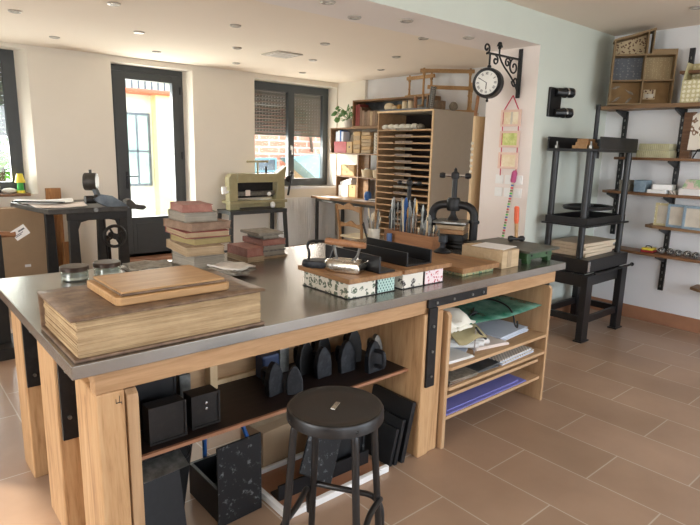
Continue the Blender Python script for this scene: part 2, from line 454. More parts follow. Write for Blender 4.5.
# left wall with two openings
mb = MB(); y = FY0
for a, b in ((.2, 3.4), (5.75, 7.08)):
    mb.box(FX0-.3, FX0, y, a, 0, 2.8).box(FX0-.3, FX0, a, b, 0, .95).box(FX0-.3, FX0, a, b, 2.45 if a < 1 else 2.13, 2.8); y = b
mb.box(FX0-.3, FX0, y, FY1, 0, 2.8)
struct('wall_left', mb, M['wall_cool'])
struct('baseboard_back', MB().box(FX0, 2.38, FY1-.012, FY1, 0, .085).box(3.42, 5.9, FY1-.012, FY1, 0, .085), M['skirt'])
struct('baseboard_right', MB().box(FX1-.012, FX1, FY0, 2.87, 0, .085).box(FX1-.012, FX1, 3.4, 6.6, 0, .085), M['skirt'])
struct('baseboard_partition', MB().box(4.6, FX1-.012, 2.858, 2.87, 0, .085).box(4.588, 4.6, 2.87, 3.4, 0, .085), M['skirt'])

# windows and door, set deep in the back wall
GY = 7.5
def framebox(mb, x0, x1, z0, z1, w, y0, y1):
    mb.box(x0, x0+w, y0, y1, z0, z1); mb.box(x1-w, x1, y0, y1, z0, z1)
    mb.box(x0+w, x1-w, y0, y1, z1-w, z1); mb.box(x0+w, x1-w, y0, y1, z0, z0+w)
    return mb
def shutter(parent, x0, x1, z0, z1):
    mb = MB(); n = int((z1-z0)/.05)
    for k in range(n+1):
        mb.box(x0, x1, GY+.052, GY+.085, z1-.048-k*.05, z1-.001-k*.05)
    s = mk('roller_shutter', mb, M['shutter'], parent, bev=.006, smooth=False)
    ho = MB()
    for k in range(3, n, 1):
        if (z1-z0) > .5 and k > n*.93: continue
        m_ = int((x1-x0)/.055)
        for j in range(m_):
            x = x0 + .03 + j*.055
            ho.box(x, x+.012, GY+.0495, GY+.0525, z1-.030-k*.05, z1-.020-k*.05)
    mk('painted_slot_light', ho, M['white'], s)  # white chips stand for daylight shining through the perforations
struct('trim_7', MB().prism([(1.49,7.25),(1.405,7.47),(1.405,7.61),(1.49,7.61)], 'z', 1.02, 2.60).prism([(3.42,7.25),(3.375,7.46),(3.375,7.61),(3.42,7.61)], 'z', 0, 2.575), M['wall'])   # splayed plaster reveals
w1 = struct('window_1', framebox(MB(), -.4, 1.405, 1.02, 2.60, .06, GY-.03, GY+.05), M['frame'])
mk('sash', framebox(framebox(MB(), -.34, .56, 1.08, 2.54, .07, GY-.05, GY+.02), .57, 1.345, 1.08, 2.54, .07, GY-.05, GY+.02), M['frame'], w1)
mk('pane', MB().box(-.28, .5, GY-.012, GY-.006, 1.14, 2.48).box(.63, 1.285, GY-.012, GY-.006, 1.14, 2.48), M['glass'], w1)
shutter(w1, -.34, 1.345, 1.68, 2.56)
struct('trim_3', B(-.4, 1.405, FY1-.03, GY-.06, 1.0, 1.03), M['walnuty'])              # timber window board
d1 = struct('door_1', framebox(MB(), 2.385, 3.375, .13, 2.575, .07, GY-.04, GY+.06).box(2.385, 3.375, GY-.04, GY+.06, .13, .17), M['frame'])
df = MB().box(2.455, 2.61, GY-.06, GY+.03, .17, 2.50).box(3.22, 3.31, GY-.06, GY+.03, .17, 2.50).box(2.61, 3.22, GY-.06, GY+.03, 2.41, 2.50).box(2.61, 3.22, GY-.06, GY+.03, .17, .66).box(2.66, 3.19, GY-.068, GY-.06, .22, .58)
leaf = mk('door_leaf', df, M['frame'], d1, bev=.004, smooth=False)
mk('pane', B(2.605, 3.225, GY-.012, GY-.004, .65, 2.42), M['glass'], leaf)
mk('door_handle', MB().box(2.555, 2.585, GY-.07, GY-.06, 1.04, 1.26).cyl((2.57, GY-.06, 1.2), (2.57, GY-.11, 1.2), .009).cyl((2.57, GY-.105, 1.2), (2.69, GY-.105, 1.2), .009).cyl((2.57, GY-.085, 1.08), (2.57, GY-.06, 1.08), .013), M['iron'], leaf)
mk('hinge', MB().cyl((3.33, GY-.06, 2.27), (3.33, GY-.06, 2.37), .014).cyl((3.33, GY-.06, 1.42), (3.33, GY-.06, 1.52), .014).cyl((3.33, GY-.06, .42), (3.33, GY-.06, .52), .014), M['iron'], leaf)
struct('trim_4', B(2.385, 3.375, FY1-.02, GY+.1, 0, .13), M['skirt'])                    # door threshold
w2 = struct('window_2', framebox(MB(), 4.365, 5.875, 1.02, 2.565, .06, GY-.03, GY+.05), M['frame_blue'])
sm = framebox(framebox(MB(), 4.425, 5.135, 1.08, 2.505, .055, GY-.05, GY+.02), 5.135, 5.815, 1.08, 2.505, .055, GY-.05, GY+.02)
mk('sash', sm, M['frame_blue'], w2)
mk('pane', MB().box(4.475, 5.085, GY-.012, GY-.006, 1.13, 2.46).box(5.185, 5.765, GY-.012, GY-.006, 1.13, 2.46), M['glass'], w2)
mk('window_handle', MB().box(5.12, 5.145, GY-.06, GY-.05, 1.58, 1.65).box(5.125, 5.14, GY-.085, GY-.06, 1.62, 1.635).box(5.125, 5.14, GY-.095, GY-.08, 1.51, 1.635), M['white'], w2)
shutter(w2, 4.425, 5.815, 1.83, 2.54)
struct('trim_5', B(4.365, 5.875, FY1-.03, GY-.06, .985, 1.02), M['wall_cool'])
for k, (a, b, za, zb) in enumerate([(-1.2,1.4,.9,2.5),(2.2,5.4,.1,2.6)]):
    w = struct('window_%d' % (3+k), framebox(MB(), a, b, za, zb, .07, FY0-.2, FY0-.12).box((a+b)/2-.04, (a+b)/2+.04, FY0-.2, FY0-.12, za, zb), M['frame'])
for k, (a, b) in enumerate(((.2, 3.4), (5.75, 7.08))):
    zt_ = 2.45 if k == 0 else 2.13
    mb = MB().box(FX0-.2, FX0-.12, a, a+.06, .95, zt_).box(FX0-.2, FX0-.12, b-.06, b, .95, zt_).box(FX0-.2, FX0-.12, a, b, .95, 1.01).box(FX0-.2, FX0-.12, a, b, zt_-.05, zt_)
    struct('window_%d' % (5+k), mb, M['frame'])

# recessed ceiling spots
def downlight(x, y, z, label):
    r = root('ceiling_downlight', label, 'downlight', (x, y, z), 0, 'recessed ceiling downlights')
    ring = MB().lathe([(.028,-.001),(.030,-.010),(.044,-.012),(.050,-.006),(.050,.0),(.030,.0)], n=24)
    mk('trim_ring', ring, M['lampring'], r, local=True)
    mk('lens', MB().lathe([(0,-.004),(.028,-.006),(.028,-.001),(0,-.001)], n=20), M['lampoff'], r, local=True)
    return r
rows = ['nearest row', 'second row', 'middle row', 'farthest row']
spots = [(1.57,4.63,'above the big ledger, at the top edge of the photo'),(2.60,4.63,'in the row nearest the beam, ahead of the square ceiling vent'),(3.66,4.72,'between the ceiling vent and the beam'),(4.69,4.74,'nearest the sewing frames'),
         (1.07,5.50,'at the left edge of the photo, nearest the left window'),(2.11,5.58,'in front of the glazed door, in the middle row'),(3.17,5.62,'just left of the square ceiling vent'),(4.21,5.66,'just right of the square ceiling vent'),(5.29,5.62,'farthest right of the middle row, above the drawing-sheet cabinet'),
         (1.60,6.50,'close to the back wall, between left window and door'),(2.67,6.56,'close to the back wall, just above the glazed door'),(3.72,6.62,'close to the back wall, left of the shuttered window'),(4.79,6.68,'close to the back wall, above the shuttered window'),(4.11,3.80,'on the far ceiling right behind the beam')]
for x, y, lb in spots: downlight(x, y, 2.645, 'small round recessed downlight ' + lb)
for x, y, lb in [(2.4,3.07,'leftmost of those under the beam'),(2.8,3.27,'second from left under the beam'),(3.13,3.07,'third from left under the beam'),(3.92,3.12,'under the beam, nearest the wall clock')]:
    downlight(x, y, 2.54, 'small round recessed downlight ' + lb)
downlight(5.25, 1.89, 2.8, 'small round recessed downlight on the near ceiling at top right')
v = root('ceiling_vent', 'square white ceiling vent flush between the downlights', 'vent', (3.73, 5.6, 2.645))
mk('vent_frame', MB().ob((0,0,-.006), (.34,.34,.012)), M['felt'], v, local=True, bev=.003)
mk('vent_slot', MB().box(-.13,.13,-.13,-.1,-.015,-.011).box(-.13,.13,-.05,-.02,-.015,-.011).box(-.13,.13,.02,.05,-.015,-.011).box(-.13,.13,.1,.13,-.015,-.011), M['ceil2'], v, local=True)

# radiator below the right window
r = root('radiator', 'white ribbed panel radiator below the shuttered window', 'radiator', (5.2, 7.17, .12))
mb = MB().box(4.70, 5.8, 7.15, 7.20, .12, .86)
for k in range(25):
    x = 4.72 + k*.0435
    mb.box(x, x+.036, 7.145, 7.15, .14, .84)
mk('panel', mb, M['white'], r, bev=.004, smooth=False)
mk('bracket', MB().box(4.8, 4.84, 7.2, 7.249, .3, .7).box(5.55, 5.59, 7.2, 7.249, .3, .7), M['white'], r)
mk('pipe', MB().tube([(5.84,7.17,.2),(5.84,7.17,0)], .012).tube([(5.8,7.17,.2),(5.845,7.17,.2)], .011), M['white'], r)

# ------------------------------------------------------------------ outside
mk('ground_terrace', B(-8, 14, FY1+.37, 13.8, -.19, -.09), M['extground'], kind='structure')
mk('lawn', B(-8, 3.4, 13.8, 24, -.19, -.085), M['grass'], kind='structure')
mk('ground_yard', B(3.4, 20, 13.8, 24, -.19, -.09), M['extground'], kind='structure')
mk('ground_outside', MB().box(-40, 40, -40, FY0-.35, -.19, -.09).box(-40, FX0-.35, FY0-.35, 40, -.19, -.09).box(14, 40, FY0-.35, 40, -.19, -.09), M['extground'], kind='structure')
b = root('rendered_house', 'pale cream house with orange gutter seen through the glazed door', 'building', (4.6, 12.5, -.05))
mk('wall', MB().box(3.6, 4.72, 12, 12.3, -.05, 2.62).box(3.6, 6.2, 12.3, 15, -.05, 2.62), M['extcream'], b, smooth=False)
mk('side_wing', B(4.72, 6.2, 11.75, 12.3, -.05, 2.62), M['extyellow'], b, smooth=False)
mk('gutter', MB().cyl((3.5, 11.7, 2.66), (6.3, 11.7, 2.66), .05).box(3.5, 6.3, 11.7, 12.2, 2.62, 2.7), M['gutter'], b)
mk('upper_wall', B(3.6, 6.2, 12.6, 15, 2.7, 4.2), M['extcream'], b, smooth=False)
rl = MB()
for k in range(18): rl.box(3.7+k*.14, 3.73+k*.14, 12.2, 12.23, 2.7, 3.3)
mk('railing', rl.box(3.6, 6.2, 12.19, 12.24, 3.3, 3.35), M['bluegrey'], b)
wf = mk('window', framebox(MB(), 4.1, 4.66, .75, 2.25, .05, 11.95, 12.0).box(4.36, 4.4, 11.95, 12, .8, 2.2).box(4.15, 4.6, 11.95, 12, 1.45, 1.49), M['bluegrey'], b)
mk('pane', B(4.14, 4.62, 11.96, 11.99, .79, 2.21), speck('painted_reflection_pane', S(150,176,160), S(190,205,190), 2, .4, .6, .1), wf)  # tree reflections put into the pane colour as green mottling
b = root('brick_house', 'orange brick house seen through the shuttered window', 'building', (8.6, 13.2, -.05))
mk('wall', MB().box(6.6, 11.6, 12.6, 15, -.05, 4.2), M['extbrick'], b, smooth=False)
wf = mk('window', framebox(MB(), 7.55, 8.2, .7, 1.36, .05, 12.54, 12.6).box(7.6, 8.15, 12.54, 12.6, 1.0, 1.04), M['exttiles'], b)
mk('pane', B(7.59, 8.16, 12.56, 12.59, .74, 1.32), M['bluegrey'], wf)
mk('porch_roof', MB().prism([(8.3,1.36),(9.9,1.5),(9.9,.7),(9.2,.72)], 'y', 11.9, 12.6), M['exttiles'], b, smooth=False)
mk('door', B(8.66, 9.1, 12.52, 12.6, -.05, 1.12), M['oakz'], b)
mk('downpipe', MB().tube([(8.9,12.5,4.1),(9.3,12.5,1.6),(9.3,12.5,1.52)], .04), M['bark'], b)
nh = root('sun_blocker_house', 'tall unseen cream house, added to keep sun out of the door', 'building', (-2.8, 12.1, -.09))  # out of view, added to stop sun entering by the glazed door
mk('wall', B(-5.2, -.45, 11.8, 12.5, -.09, 6.5), M['extcream'], nh, smooth=False)
mk('roof', MB().prism([(11.5,6.5),(12.15,6.95),(12.8,6.5)], 'x', -5.4, -.3), M['gutter'], nh, smooth=False)
for x in (-4.4, -2.0): mk('window', framebox(MB(), x, x+.9, 1.0, 2.3, .07, 11.75, 11.8).box(x+.07, x+.83, 11.78, 11.8, 1.07, 2.23), M['bluegrey'], nh, smooth=False)
def tree(x, y, h, r, label):
    t = root('garden_tree', label, 'tree', (x, y, -.05), 0, 'trees outside the left window')
    mk('trunk', MB().tube([(0,0,0),(.05,0,h*.3),(.0,.05,h*.6)], [.11,.05], 8), M['bark'], t, local=True)
    bm = MB()
    for k in range(1100):
        th = random.uniform(0, 2*PI); u = random.uniform(-1, 1); q = random.uniform(.45, 1)**.5*r
        c = Vector((math.cos(th)*math.sqrt(1-u*u)*q, math.sin(th)*math.sqrt(1-u*u)*q, h*.62 + u*q*1.1))
        s = random.uniform(.06, .13); a = Vector((random.uniform(-1,1), random.uniform(-1,1), random.uniform(-1,1))).normalized()
        b_ = a.orthogonal().normalized()*s*.5; a = a*s
        bm._add([c-a, c+b_, c+a, c-b_], [(0,1,2,3)])
    mk('crown', bm, M['treeleaf'], t, local=True, smooth=False, solid=.004)
tree(2.4, 15.5, 3.2, 1.1, 'rounded green garden tree right of the pair beyond the left window')
tree(.6, 18.5, 3.6, 1.3, 'taller green garden tree left of the pair beyond the left window')

# ------------------------------------------------------------------ the workbench
T = .9
wb = root('workbench', 'large timber workbench with grey steel top in the middle of the room', 'workbench', (1.95, 2.6, 0))
mk('tabletop', B(.432, 3.5, 1.85, 3.34, .853, T), M['steel'], wb, bev=.003, smooth=False)
mk('apron', B(.506, 3.44, 1.885, 1.94, .768, .853), M['oakx'], wb, bev=.004, smooth=False)
mk('apron', B(.51, 3.44, 3.2, 3.26, .768, .853), M['oakx'], wb, bev=.004, smooth=False)
mk('apron', B(.53, .58, 1.95, 3.19, .768, .853), M['oaky'], wb, bev=.004, smooth=False)
mk('apron', B(3.38, 3.44, 1.95, 3.19, .768, .853), M['oaky'], wb, bev=.004, smooth=False)
for (x0, x1, y0, y1, zt) in ((.507,.604,1.886,2.14,.767), (.487,.615,2.37,2.64,.853), (.478,.60,2.93,3.15,.853), (3.27,3.38,3.05,3.19,.767)):
    lg = mk('leg', B(x0, x1, y0, y1, 0, zt), M['oakz'], wb, bev=.007, smooth=False)
    if y0 < 1.9:   # pencilled joint mark on the front leg
        y = 1.8845
        mk('joint_mark', MB().box(.572,.574,y,1.8859,.722,.738).box(.584,.586,y,1.8859,.722,.748).box(.572,.593,y,1.8859,.721,.724).box(.591,.593,y,1.8859,.714,.724), M['iron'], lg, smooth=False)
mk('leg', B(2.135, 2.215, 1.872, 2.21, 0, .767), M['oakz'], wb, bev=.006, smooth=False)
mk('leg', B(2.222, 2.30, 1.885, 2.05, 0, .767), M['oakz'], wb, bev=.004, smooth=False)
# steel straps with bolts
def strap(mb, bolts, name='steel_strap'):
    s = mk(name, mb, M['iron'], wb, bev=.0015, smooth=False)
    for a, bq in bolts: mk('bolt', MB().cyl(a, bq, .008, n=8), M['greymetal'], s)
strap(B(.500, .562, 2.352, 2.369, .40, .853), [((.528,2.352,.50),(.528,2.34,.50)), ((.528,2.352,.70),(.528,2.34,.70))])
strap(B(.482, .549, 2.912, 2.928, .44, .853), [((.516,2.912,.50),(.516,2.900,.50)), ((.516,2.912,.72),(.516,2.900,.72))])
mk('hook', MB().tube([(.572,2.34,.72),(.577,2.31,.70),(.587,2.30,.66),(.582,2.32,.54)], .006, smooth=1), M['greymetal'], wb)
strap(MB().box(2.157, 2.222, 1.857, 1.871, .36, .80).box(2.157, 2.66, 1.868, 1.8835, .80, .845), [((2.19,1.857,z),(2.19,1.85,z)) for z in (.42,.56,.70)] + [((x,1.868,.822),(x,1.861,.822)) for x in (2.22,2.36,2.52,2.62)])
mk('divider', MB().prism([(1.895,0),(1.895,.715),(1.90,.735),(1.92,.75),(2.44,.75),(2.44,0)], 'x', .612, .655), M['plyz'], wb, bev=.004, smooth=False)
sh = mk('lower_shelf', B(.655, 2.134, 1.985, 2.42, .418, .44), M['darkshelf'], wb, smooth=False)
mk('shelf_edge', B(.655, 2.134, 1.97, 1.985, .427, .441), M['skirt'], sh, smooth=False)
mk('back_panel', MB().box(.655, 2.134, 2.42, 2.435, .30, .767), M['plyx'], wb, smooth=False)
mk('back_batten', MB().box(1.16, 1.20, 2.36, 2.42, .44, .64).box(1.20, 1.62, 2.395, 2.42, .44, .465), M['palez'], wb, bev=.003, smooth=False)
mk('shelf_support', MB().box(1.30, 2.134, 2.30, 2.34, .33, .418), M['palez'], wb, smooth=False)

# the open shelf cabinet at the right end of the bench
cb = root('paper_cabinet', 'open plywood paper cabinet built in under the right end of the workbench', 'cabinet', (2.84, 2.25, 0))
mk('side_panel', MB().prism([(1.855,.0),(1.855,.735),(1.87,.752),(2.7,.752),(2.7,0)], 'x', 2.312, 2.338), M['plyz'], cb, bev=.003, smooth=False)
mk('side_panel', MB().prism([(1.855,.0),(1.855,.735),(1.87,.755),(2.7,.755),(2.7,0)], 'x', 3.345, 3.368), M['plyz'], cb, bev=.003, smooth=False)
mk('back_panel', B(2.338, 3.345, 2.685, 2.7, .05, .752), M['plyx'], cb, smooth=False)
for z, y, x1 in ((.430, 1.85, 3.345), (.312, 1.85, 3.345), (.245, 1.89, 3.345), (.128, 1.87, 3.345)):
    mk('shelf', MB().prism([(2.338,y+.02),(2.358,y),(3.33,y),(3.345,y+.015),(3.345,2.684),(2.338,2.684)], 'z', z-.02, z), M['plyx'], cb, bev=.003, smooth=False)
mk('shelf', B(2.338, 3.345, 2.2, 2.684, .60, .615), M['plyx'], cb, smooth=False)
# contents of the cabinet
def sheet3(name, pts, th, mat, label, cat, group=None):
    """a thin sheet: four corner points, given a thickness"""
    a, b_, c, d = [Vector(p) for p in pts]
    g = []
    for i in range(7):
        u = i/6; row = []
        for j in range(7):
            w = j/6
            p = (a*(1-u)+b_*u)*(1-w) + (d*(1-u)+c*u)*w
            row.append(p)
        g.append(row)
    return mk(name, MB().sheet(g), mat, solid=th, label=label, cat=cat, group=group, smooth=True)
g = []
for i in range(13):
    row = []
    for j in range(9):
        u, w = i/12, j/8
        row.append((2.40+u*.93, 1.90+w*.6, .632 + .008*math.sin(u*5) - .03*(1-w)*(1-abs(2*u-1.1)) ))
    g.append(row)
sf = root('marbled_sheet', 'dark green marbled glossy sheet lying on the topmost cabinet shelf', 'sheet', (2.86, 2.2, .6))
mk('sheet', MB().sheet(g), M['greenglass'], sf, solid=.004)
mk('cord', MB().tube([(2.68,2.0,.635),(2.70,1.98,.66),(2.74,1.98,.655),(2.72,2.02,.62),(2.80,2.06,.625),(2.86,2.1,.63)], .006, smooth=2).tube([(2.98,2.2,.66),(3.06,2.1,.66),(3.08,1.99,.635),(3.02,1.91,.60),(3.00,1.885,.55),(3.03,1.88,.52),(3.05,1.90,.56)], .006, smooth=2).tube([(2.62,1.9,.6),(2.66,1.885,.55),(2.70,1.88,.52)], .007, smooth=1), M['blkpaint'], sf)
def crumple(x0, x1, y0, y1, z, h, amp, nx=14, ny=10):
    g = []
    for i in range(nx):
        row = []
        for j in range(ny):
            u, w = i/(nx-1), j/(ny-1)
            e = min(1, 6*u*(1-u))*min(1, 6*w*(1-w))
            row.append((x0+(x1-x0)*u, y0+(y1-y0)*w, z + h*e*(.6+.4*math.sin(9*u+4*w)) + random.uniform(0, amp)))
        g.append(row)
    return g
r = root('folded_linen', 'crumpled white linen bundle at the left of the topmost cabinet shelf', 'cloth', (2.46, 2.05, .6))
mk('cloth', MB().sheet(crumple(2.345, 2.60, 1.89, 2.25, .635, .07, .012)).sheet(crumple(2.35, 2.57, 1.90, 2.2, .62, .05, .008)), M['linen'], r, solid=.01)
mk('fold', MB().sheet(crumple(2.35, 2.56, 1.88, 1.98, .618, .03, .01)), M['linen'], r, solid=.01)
mk('khaki_cloth', MB().sheet([[(2.44+.26*u, 1.885-.012*w+.14*(1-w), .612-.075*w+.01*math.sin(7*u+3*w)) for w in (0,.25,.5,.75,1)] for u in [k/8 for k in range(9)]]), M['olivecloth'], solid=.006, label='khaki cloth hanging over the shelf edge beside the white linen', cat='cloth')
mk('support_rod', MB().cyl((2.62,1.90,.43),(2.62,1.90,.60),.004), M['chrome'], cb)
# paper on the long shelf
for k, (x0, x1, y0, y1, a, mt, lb) in enumerate([
    (2.36,2.60,1.87,2.12,-.04,'paper','white cut sheet lying at front left on the long cabinet shelf'),
    (2.50,2.72,1.92,2.3,.5,'paperblue','slanting strips of pale paper behind the front left sheet on the cabinet shelf'),
    (2.70,2.98,1.90,2.2,-.15,'paperpink','greyish offcuts in the middle of the long cabinet shelf'),
    (2.92,3.30,1.93,2.42,.06,'paperblue','large pale blue sheets at right on the long cabinet shelf')]):
    r = root('paper_sheets', lb, 'paper', ((x0+x1)/2, (y0+y1)/2, .431), a)
    n = 3 + k % 2
    for q in range(n):
        sx, sy = (x1-x0)*random.uniform(.8,1), (y1-y0)*(.9 if k != 1 else .3)
        oy = 0 if k != 1 else (q-1)*.075
        mk('sheet', MB().ob((random.uniform(-.015,.015), oy+random.uniform(-.01,.01), .003+q*(.006 if k != 1 else .0021)), (sx, sy, .005), rz=random.uniform(-.06,.06)), M[mt], r, local=True, smooth=False)
r = root('rolled_papers', 'white rolled papers lying across the long cabinet shelf', 'paper roll', (2.62, 2.1, .445))
for q in range(3):
    mk('roll', MB().cyl((2.42+q*.05, 2.17-q*.03, .465+q*.004), (2.70+q*.05, 1.93-q*.0, .465+q*.004), .017, n=12), M['paper'], r)
for k, (x0, x1, y0, y1, mt, lb) in enumerate([(2.36,2.60,1.86,2.2,'leatherbrown','brown patterned folders at left of the second cabinet shelf'), (2.62,2.84,1.87,2.25,'bluepat','dark blue printed papers in the middle of the second cabinet shelf'), (2.86,3.24,1.88,2.3,'paperblue','blue and white printed papers at right of the second cabinet shelf')]):
    r = root('paper_bundle', lb, 'paper', ((x0+x1)/2, (y0+y1)/2, .3125))
    for q in range(4):
        m_ = M[mt] if q % 2 == 0 else M[('greycloth','bluegrey','greystripe')[k]]
        mk('sheet', MB().ob((random.uniform(-.02,.02), random.uniform(-.01,.01), .004+q*.008), (x1-x0, y1-y0, .006), rz=random.uniform(-.06,.06)), m_, r, local=True, smooth=False)
r = root('cutting_sheet', 'violet blue flat sheet on the lowest cabinet shelf', 'sheet', (2.80, 2.2, .1285))
mk('sheet', B(2.36, 3.18, 1.875, 2.6, .129, .137), M['purple'], r, bev=.002, smooth=False)
mk('sheet', B(2.40, 3.12, 1.90, 2.55, .137, .144), M['purple'], r, bev=.002, smooth=False)

# things standing on the lower shelf
Z = .44
def tin(name, label, x0, x1, y0, y1, h, mat, holes=()):
    r = root(name, label, 'box', ((x0+x1)/2, (y0+y1)/2, Z+.0005))
    mk('body', MB().box(x0, x1, y0, y1, Z+.0005, Z+h), mat, r, bev=.003, smooth=False)
    mk('front_rim', framebox(MB(), x0-.002, x1+.002, Z+.001, Z+h+.002, .008, y0-.006, y0), mat, r, smooth=False)
    if holes:
        mk('rivet', MB().lathe([(0,0),(.006,0),(.006,.004),(0,.005)], c=(holes[0][0], y0-.0005, holes[0][1]), ax=(0,-1,0), n=10).lathe([(0,0),(.006,0),(.006,.004),(0,.005)], c=(holes[1][0], y0-.0005, holes[1][1]), ax=(0,-1,0), n=10), M['chrome'], r)
    return r
tin('tin_case', 'tall black case at the far left of the lower shelf', .68, .90, 2.16, 2.40, .215, M['blkpaint'])
tin('plate_box', 'plain brown-black plate box, second from left on the lower shelf', .735, .885, 2.03, 2.10, .155, M['brownblk'])
tin('plate_box', 'smaller brown-black box with two bright rivets on the lower shelf', .92, 1.045, 2.05, 2.13, .145, M['brownblk'], [(.985,.545),(.985,.52)])
mk('round_tin', MB().lathe([(0,0),(.022,0),(.022,.05),(.019,.055),(0,.055)], c=(.985,2.33,.605), ax=(0,-1,0)).box(.96,1.01,2.25,2.36,Z+.001,.60), M['greymetal'], label='grey round tin lid peeping out behind the black case on the lower shelf', cat='tin')
r = root('tool_case', 'dark blue tool case against the shelf back, left of the irons', 'case', (1.47, 2.34, Z+.0005))
mk('body', B(1.42, 1.52, 2.30, 2.38, Z+.001, .57), plain('navy_case', S(36,52,84), .5), r, bev=.01, smooth=False)
mk('handle', MB().tube([(1.44,2.295,.50),(1.44,2.275,.51),(1.50,2.275,.51),(1.50,2.295,.50)], .006, smooth=1), M['iron'], r)
mk('tin_box', B(1.54, 1.60, 2.33, 2.39, Z+.001, .575), M['greymetal'], bev=.004, smooth=False, label='small grey tin box between the blue case and the irons', cat='box')
def iron(x, y, w, h, rz, lean, mat, label):
    r = root('flat_iron', label, 'iron', (x, y, Z+.001), rz, 'old flat irons standing on the lower shelf')
    pr = [(-.46,0),(.46,0),(.5,.25),(.48,.5),(.36,.75),(.18,.92),(0,1),(-.18,.92),(-.36,.75),(-.48,.5),(-.5,.25)]
    Ml = Matrix.Rotation(-lean, 4, 'X')
    mk('sole', MB().prism([(a*w, b_*h) for a, b_ in pr], 'y', 0, .034).rot(Ml), mat, r, local=True, bev=.004, smooth=False)
    mk('handle', MB().tube([(0,.03,h*.2),(0,.085,h*.22),(0,.095,h*.32),(0,.095,h*.62),(0,.085,h*.7),(0,.03,h*.68)], .012, 8, smooth=1).rot(Ml), mat, r, local=True)
    return r
iron(1.385, 2.12, .095, .165, .15, .05, M['sadiron'], 'grey-black flat iron farthest left, nearest the front shelf edge')
iron(1.455, 2.07, .08, .14, -.5, .18, M['sadiron'], 'small worn flat iron leaning askew, second from left, beside the stool seat')
iron(1.655, 2.24, .105, .18, .1, .05, M['castiron'], 'black flat iron in the rear row, third from left')
iron(1.70, 2.15, .10, .165, .05, .05, M['sadiron'], 'flat iron with a knob hole near its tip, directly behind the stool seat')
iron(1.79, 2.27, .10, .19, .05, .03, M['castiron'], 'black flat iron in the rear row, above the stool seat centre')
iron(1.845, 2.13, .105, .17, .0, .05, M['sadiron'], 'bluish black flat iron standing upright behind the right half of the stool seat')
iron(1.955, 2.21, .10, .20, -.1, .03, M['castiron'], 'tallest black flat iron in the rear row near the middle leg')
r = iron(1.955, 2.075, .105, .175, PI+.05, -.04, M['sadiron'], 'flat iron with pale worn rim and its handle facing forward')
iron(2.055, 2.13, .07, .165, -.2, .04, M['greymetal'], 'narrow brownish grey flat iron farthest right, next to the middle leg')

# things on the floor below
SHIFT = Vector((0, .05, -.05))
tr = root('tray', 'shallow floor tray with white edges under the shelf behind the stool', 'tray', (1.6, 2.0, 0))
mk('tray_base', B(1.29, 1.92, 1.85, 2.22, .001, .012), M['skirt'], tr, smooth=False)
mk('tray_edge', MB().box(1.275, 1.92, 1.825, 1.85, .001, .035).box(1.275, 1.30, 1.85, 2.22, .001, .035).box(1.30, 1.92, 2.20, 2.22, .001, .035), M['paper'], tr, bev=.003, smooth=False)
# open drawer-like black box with speckled front
bx = root('press_box', 'open black box with white-speckled front plate on the floor left of the stool', 'box', (1.12, 2.1, 0))
mk('front_plate', MB().ob((1.125, 1.975, .195), (.225, .010, .38), rz=.05), M['blkworn'], bx, smooth=False)
mk('body', MB().box(1.03, 1.045, 2.0, 2.28, .001, .16).box(1.20, 1.215, 2.0, 2.28, .001, .16).box(1.045, 1.20, 2.0, 2.28, .001, .012).box(1.03, 1.215, 2.28, 2.295, .001, .16), M['blkplate'], bx, smooth=False)
def plate(name, label, c, sz, rx=0, ry=0, rz=0, mat='blkplate', cat='plate', group=None, extra=None):
    r = root(name, label, cat, (c[0], c[1], 0), 0, group)
    mk('plate', MB().ob(c, sz, rx, ry, rz), M[mat], r, bev=.003, smooth=False)
    return r
r = plate('metal_plate', 'dark tilted metal plate with a ring handle behind the speckled box', (.86, 2.2, .23), (.28, .012, .34), rx=-.55, ry=.5)
mk('ring_handle', MB().tube([(.93+.04*math.cos(t*PI/8), 2.16-.02, .325+.04*math.sin(t*PI/8)) for t in range(16)], .006, closed=True), M['iron'], r)
r = plate('cutting_plate', 'black plate with pale top flange leaning at lower left beside the front leg', (.775, 2.01, .20), (.20, .014, .39), rx=-.18, rz=.08)
mk('flange', MB().ob((.77, 1.955, .405), (.19, .085, .006), rx=.45, rz=.08), M['greymetal'], r, smooth=False)
mk('ring_handle', MB().tube([(.70,1.952,.14),(.72,1.935,.15),(.74,1.94,.12),(.745,1.955,.10)], .005, smooth=1), M['chrome'], r)
mk('hose', MB().tube([(1.13,2.33,.10),(1.13,2.33,.30),(1.17,2.32,.345),(1.24,2.30,.345),(1.31,2.27,.30),(1.36,2.24,.06)], .011, smooth=2), M['blue'], label='blue hose arching behind the speckled black box', cat='hose')
r = root('carton', 'brown cardboard carton on the floor behind the stool, below the irons', 'carton', (1.55, 2.35, 0))
mk('carton_body', MB().ob((1.56, 2.34, .11), (.34, .2, .218), rz=.1), M['cardb'], r, bev=.003, smooth=False)
mk('tape', MB().ob((1.56, 2.34, .2195), (.34, .05, .0012), rz=.1), M['leathertan'], r, smooth=False)
r = root('steel_rail', 'long black steel rail lying on the white-edged tray', 'rail', (1.6, 2.05, .013))
mk('web', MB().ob((1.60,1.955,.05),(.56,.012,.075), rz=-.02), M['blkplate'], r, smooth=False)
mk('flange', MB().ob((1.60,1.99,.0185),(.56,.07,.01), rz=-.02), M['blkplate'], r, smooth=False)
r = plate('press_plate', 'square speckled black press plate tipped on its corner behind the stool', (1.55, 1.935, .175), (.24, .014, .22), rx=-.3, ry=.62, rz=.05, mat='blkworn')
r = root('drawer_case', 'dark metal drawer case behind the stool, right of the tipped press plate', 'case', (1.78, 2.05, .013))
mk('case', B(1.68, 1.89, 1.99, 2.18, .0245, .20), M['blkplate'], r, bev=.004, smooth=False)
mk('frame', framebox(MB(), 1.685, 1.885, .03, .195, .014, 1.982, 1.99), M['blkworn'], r, smooth=False)
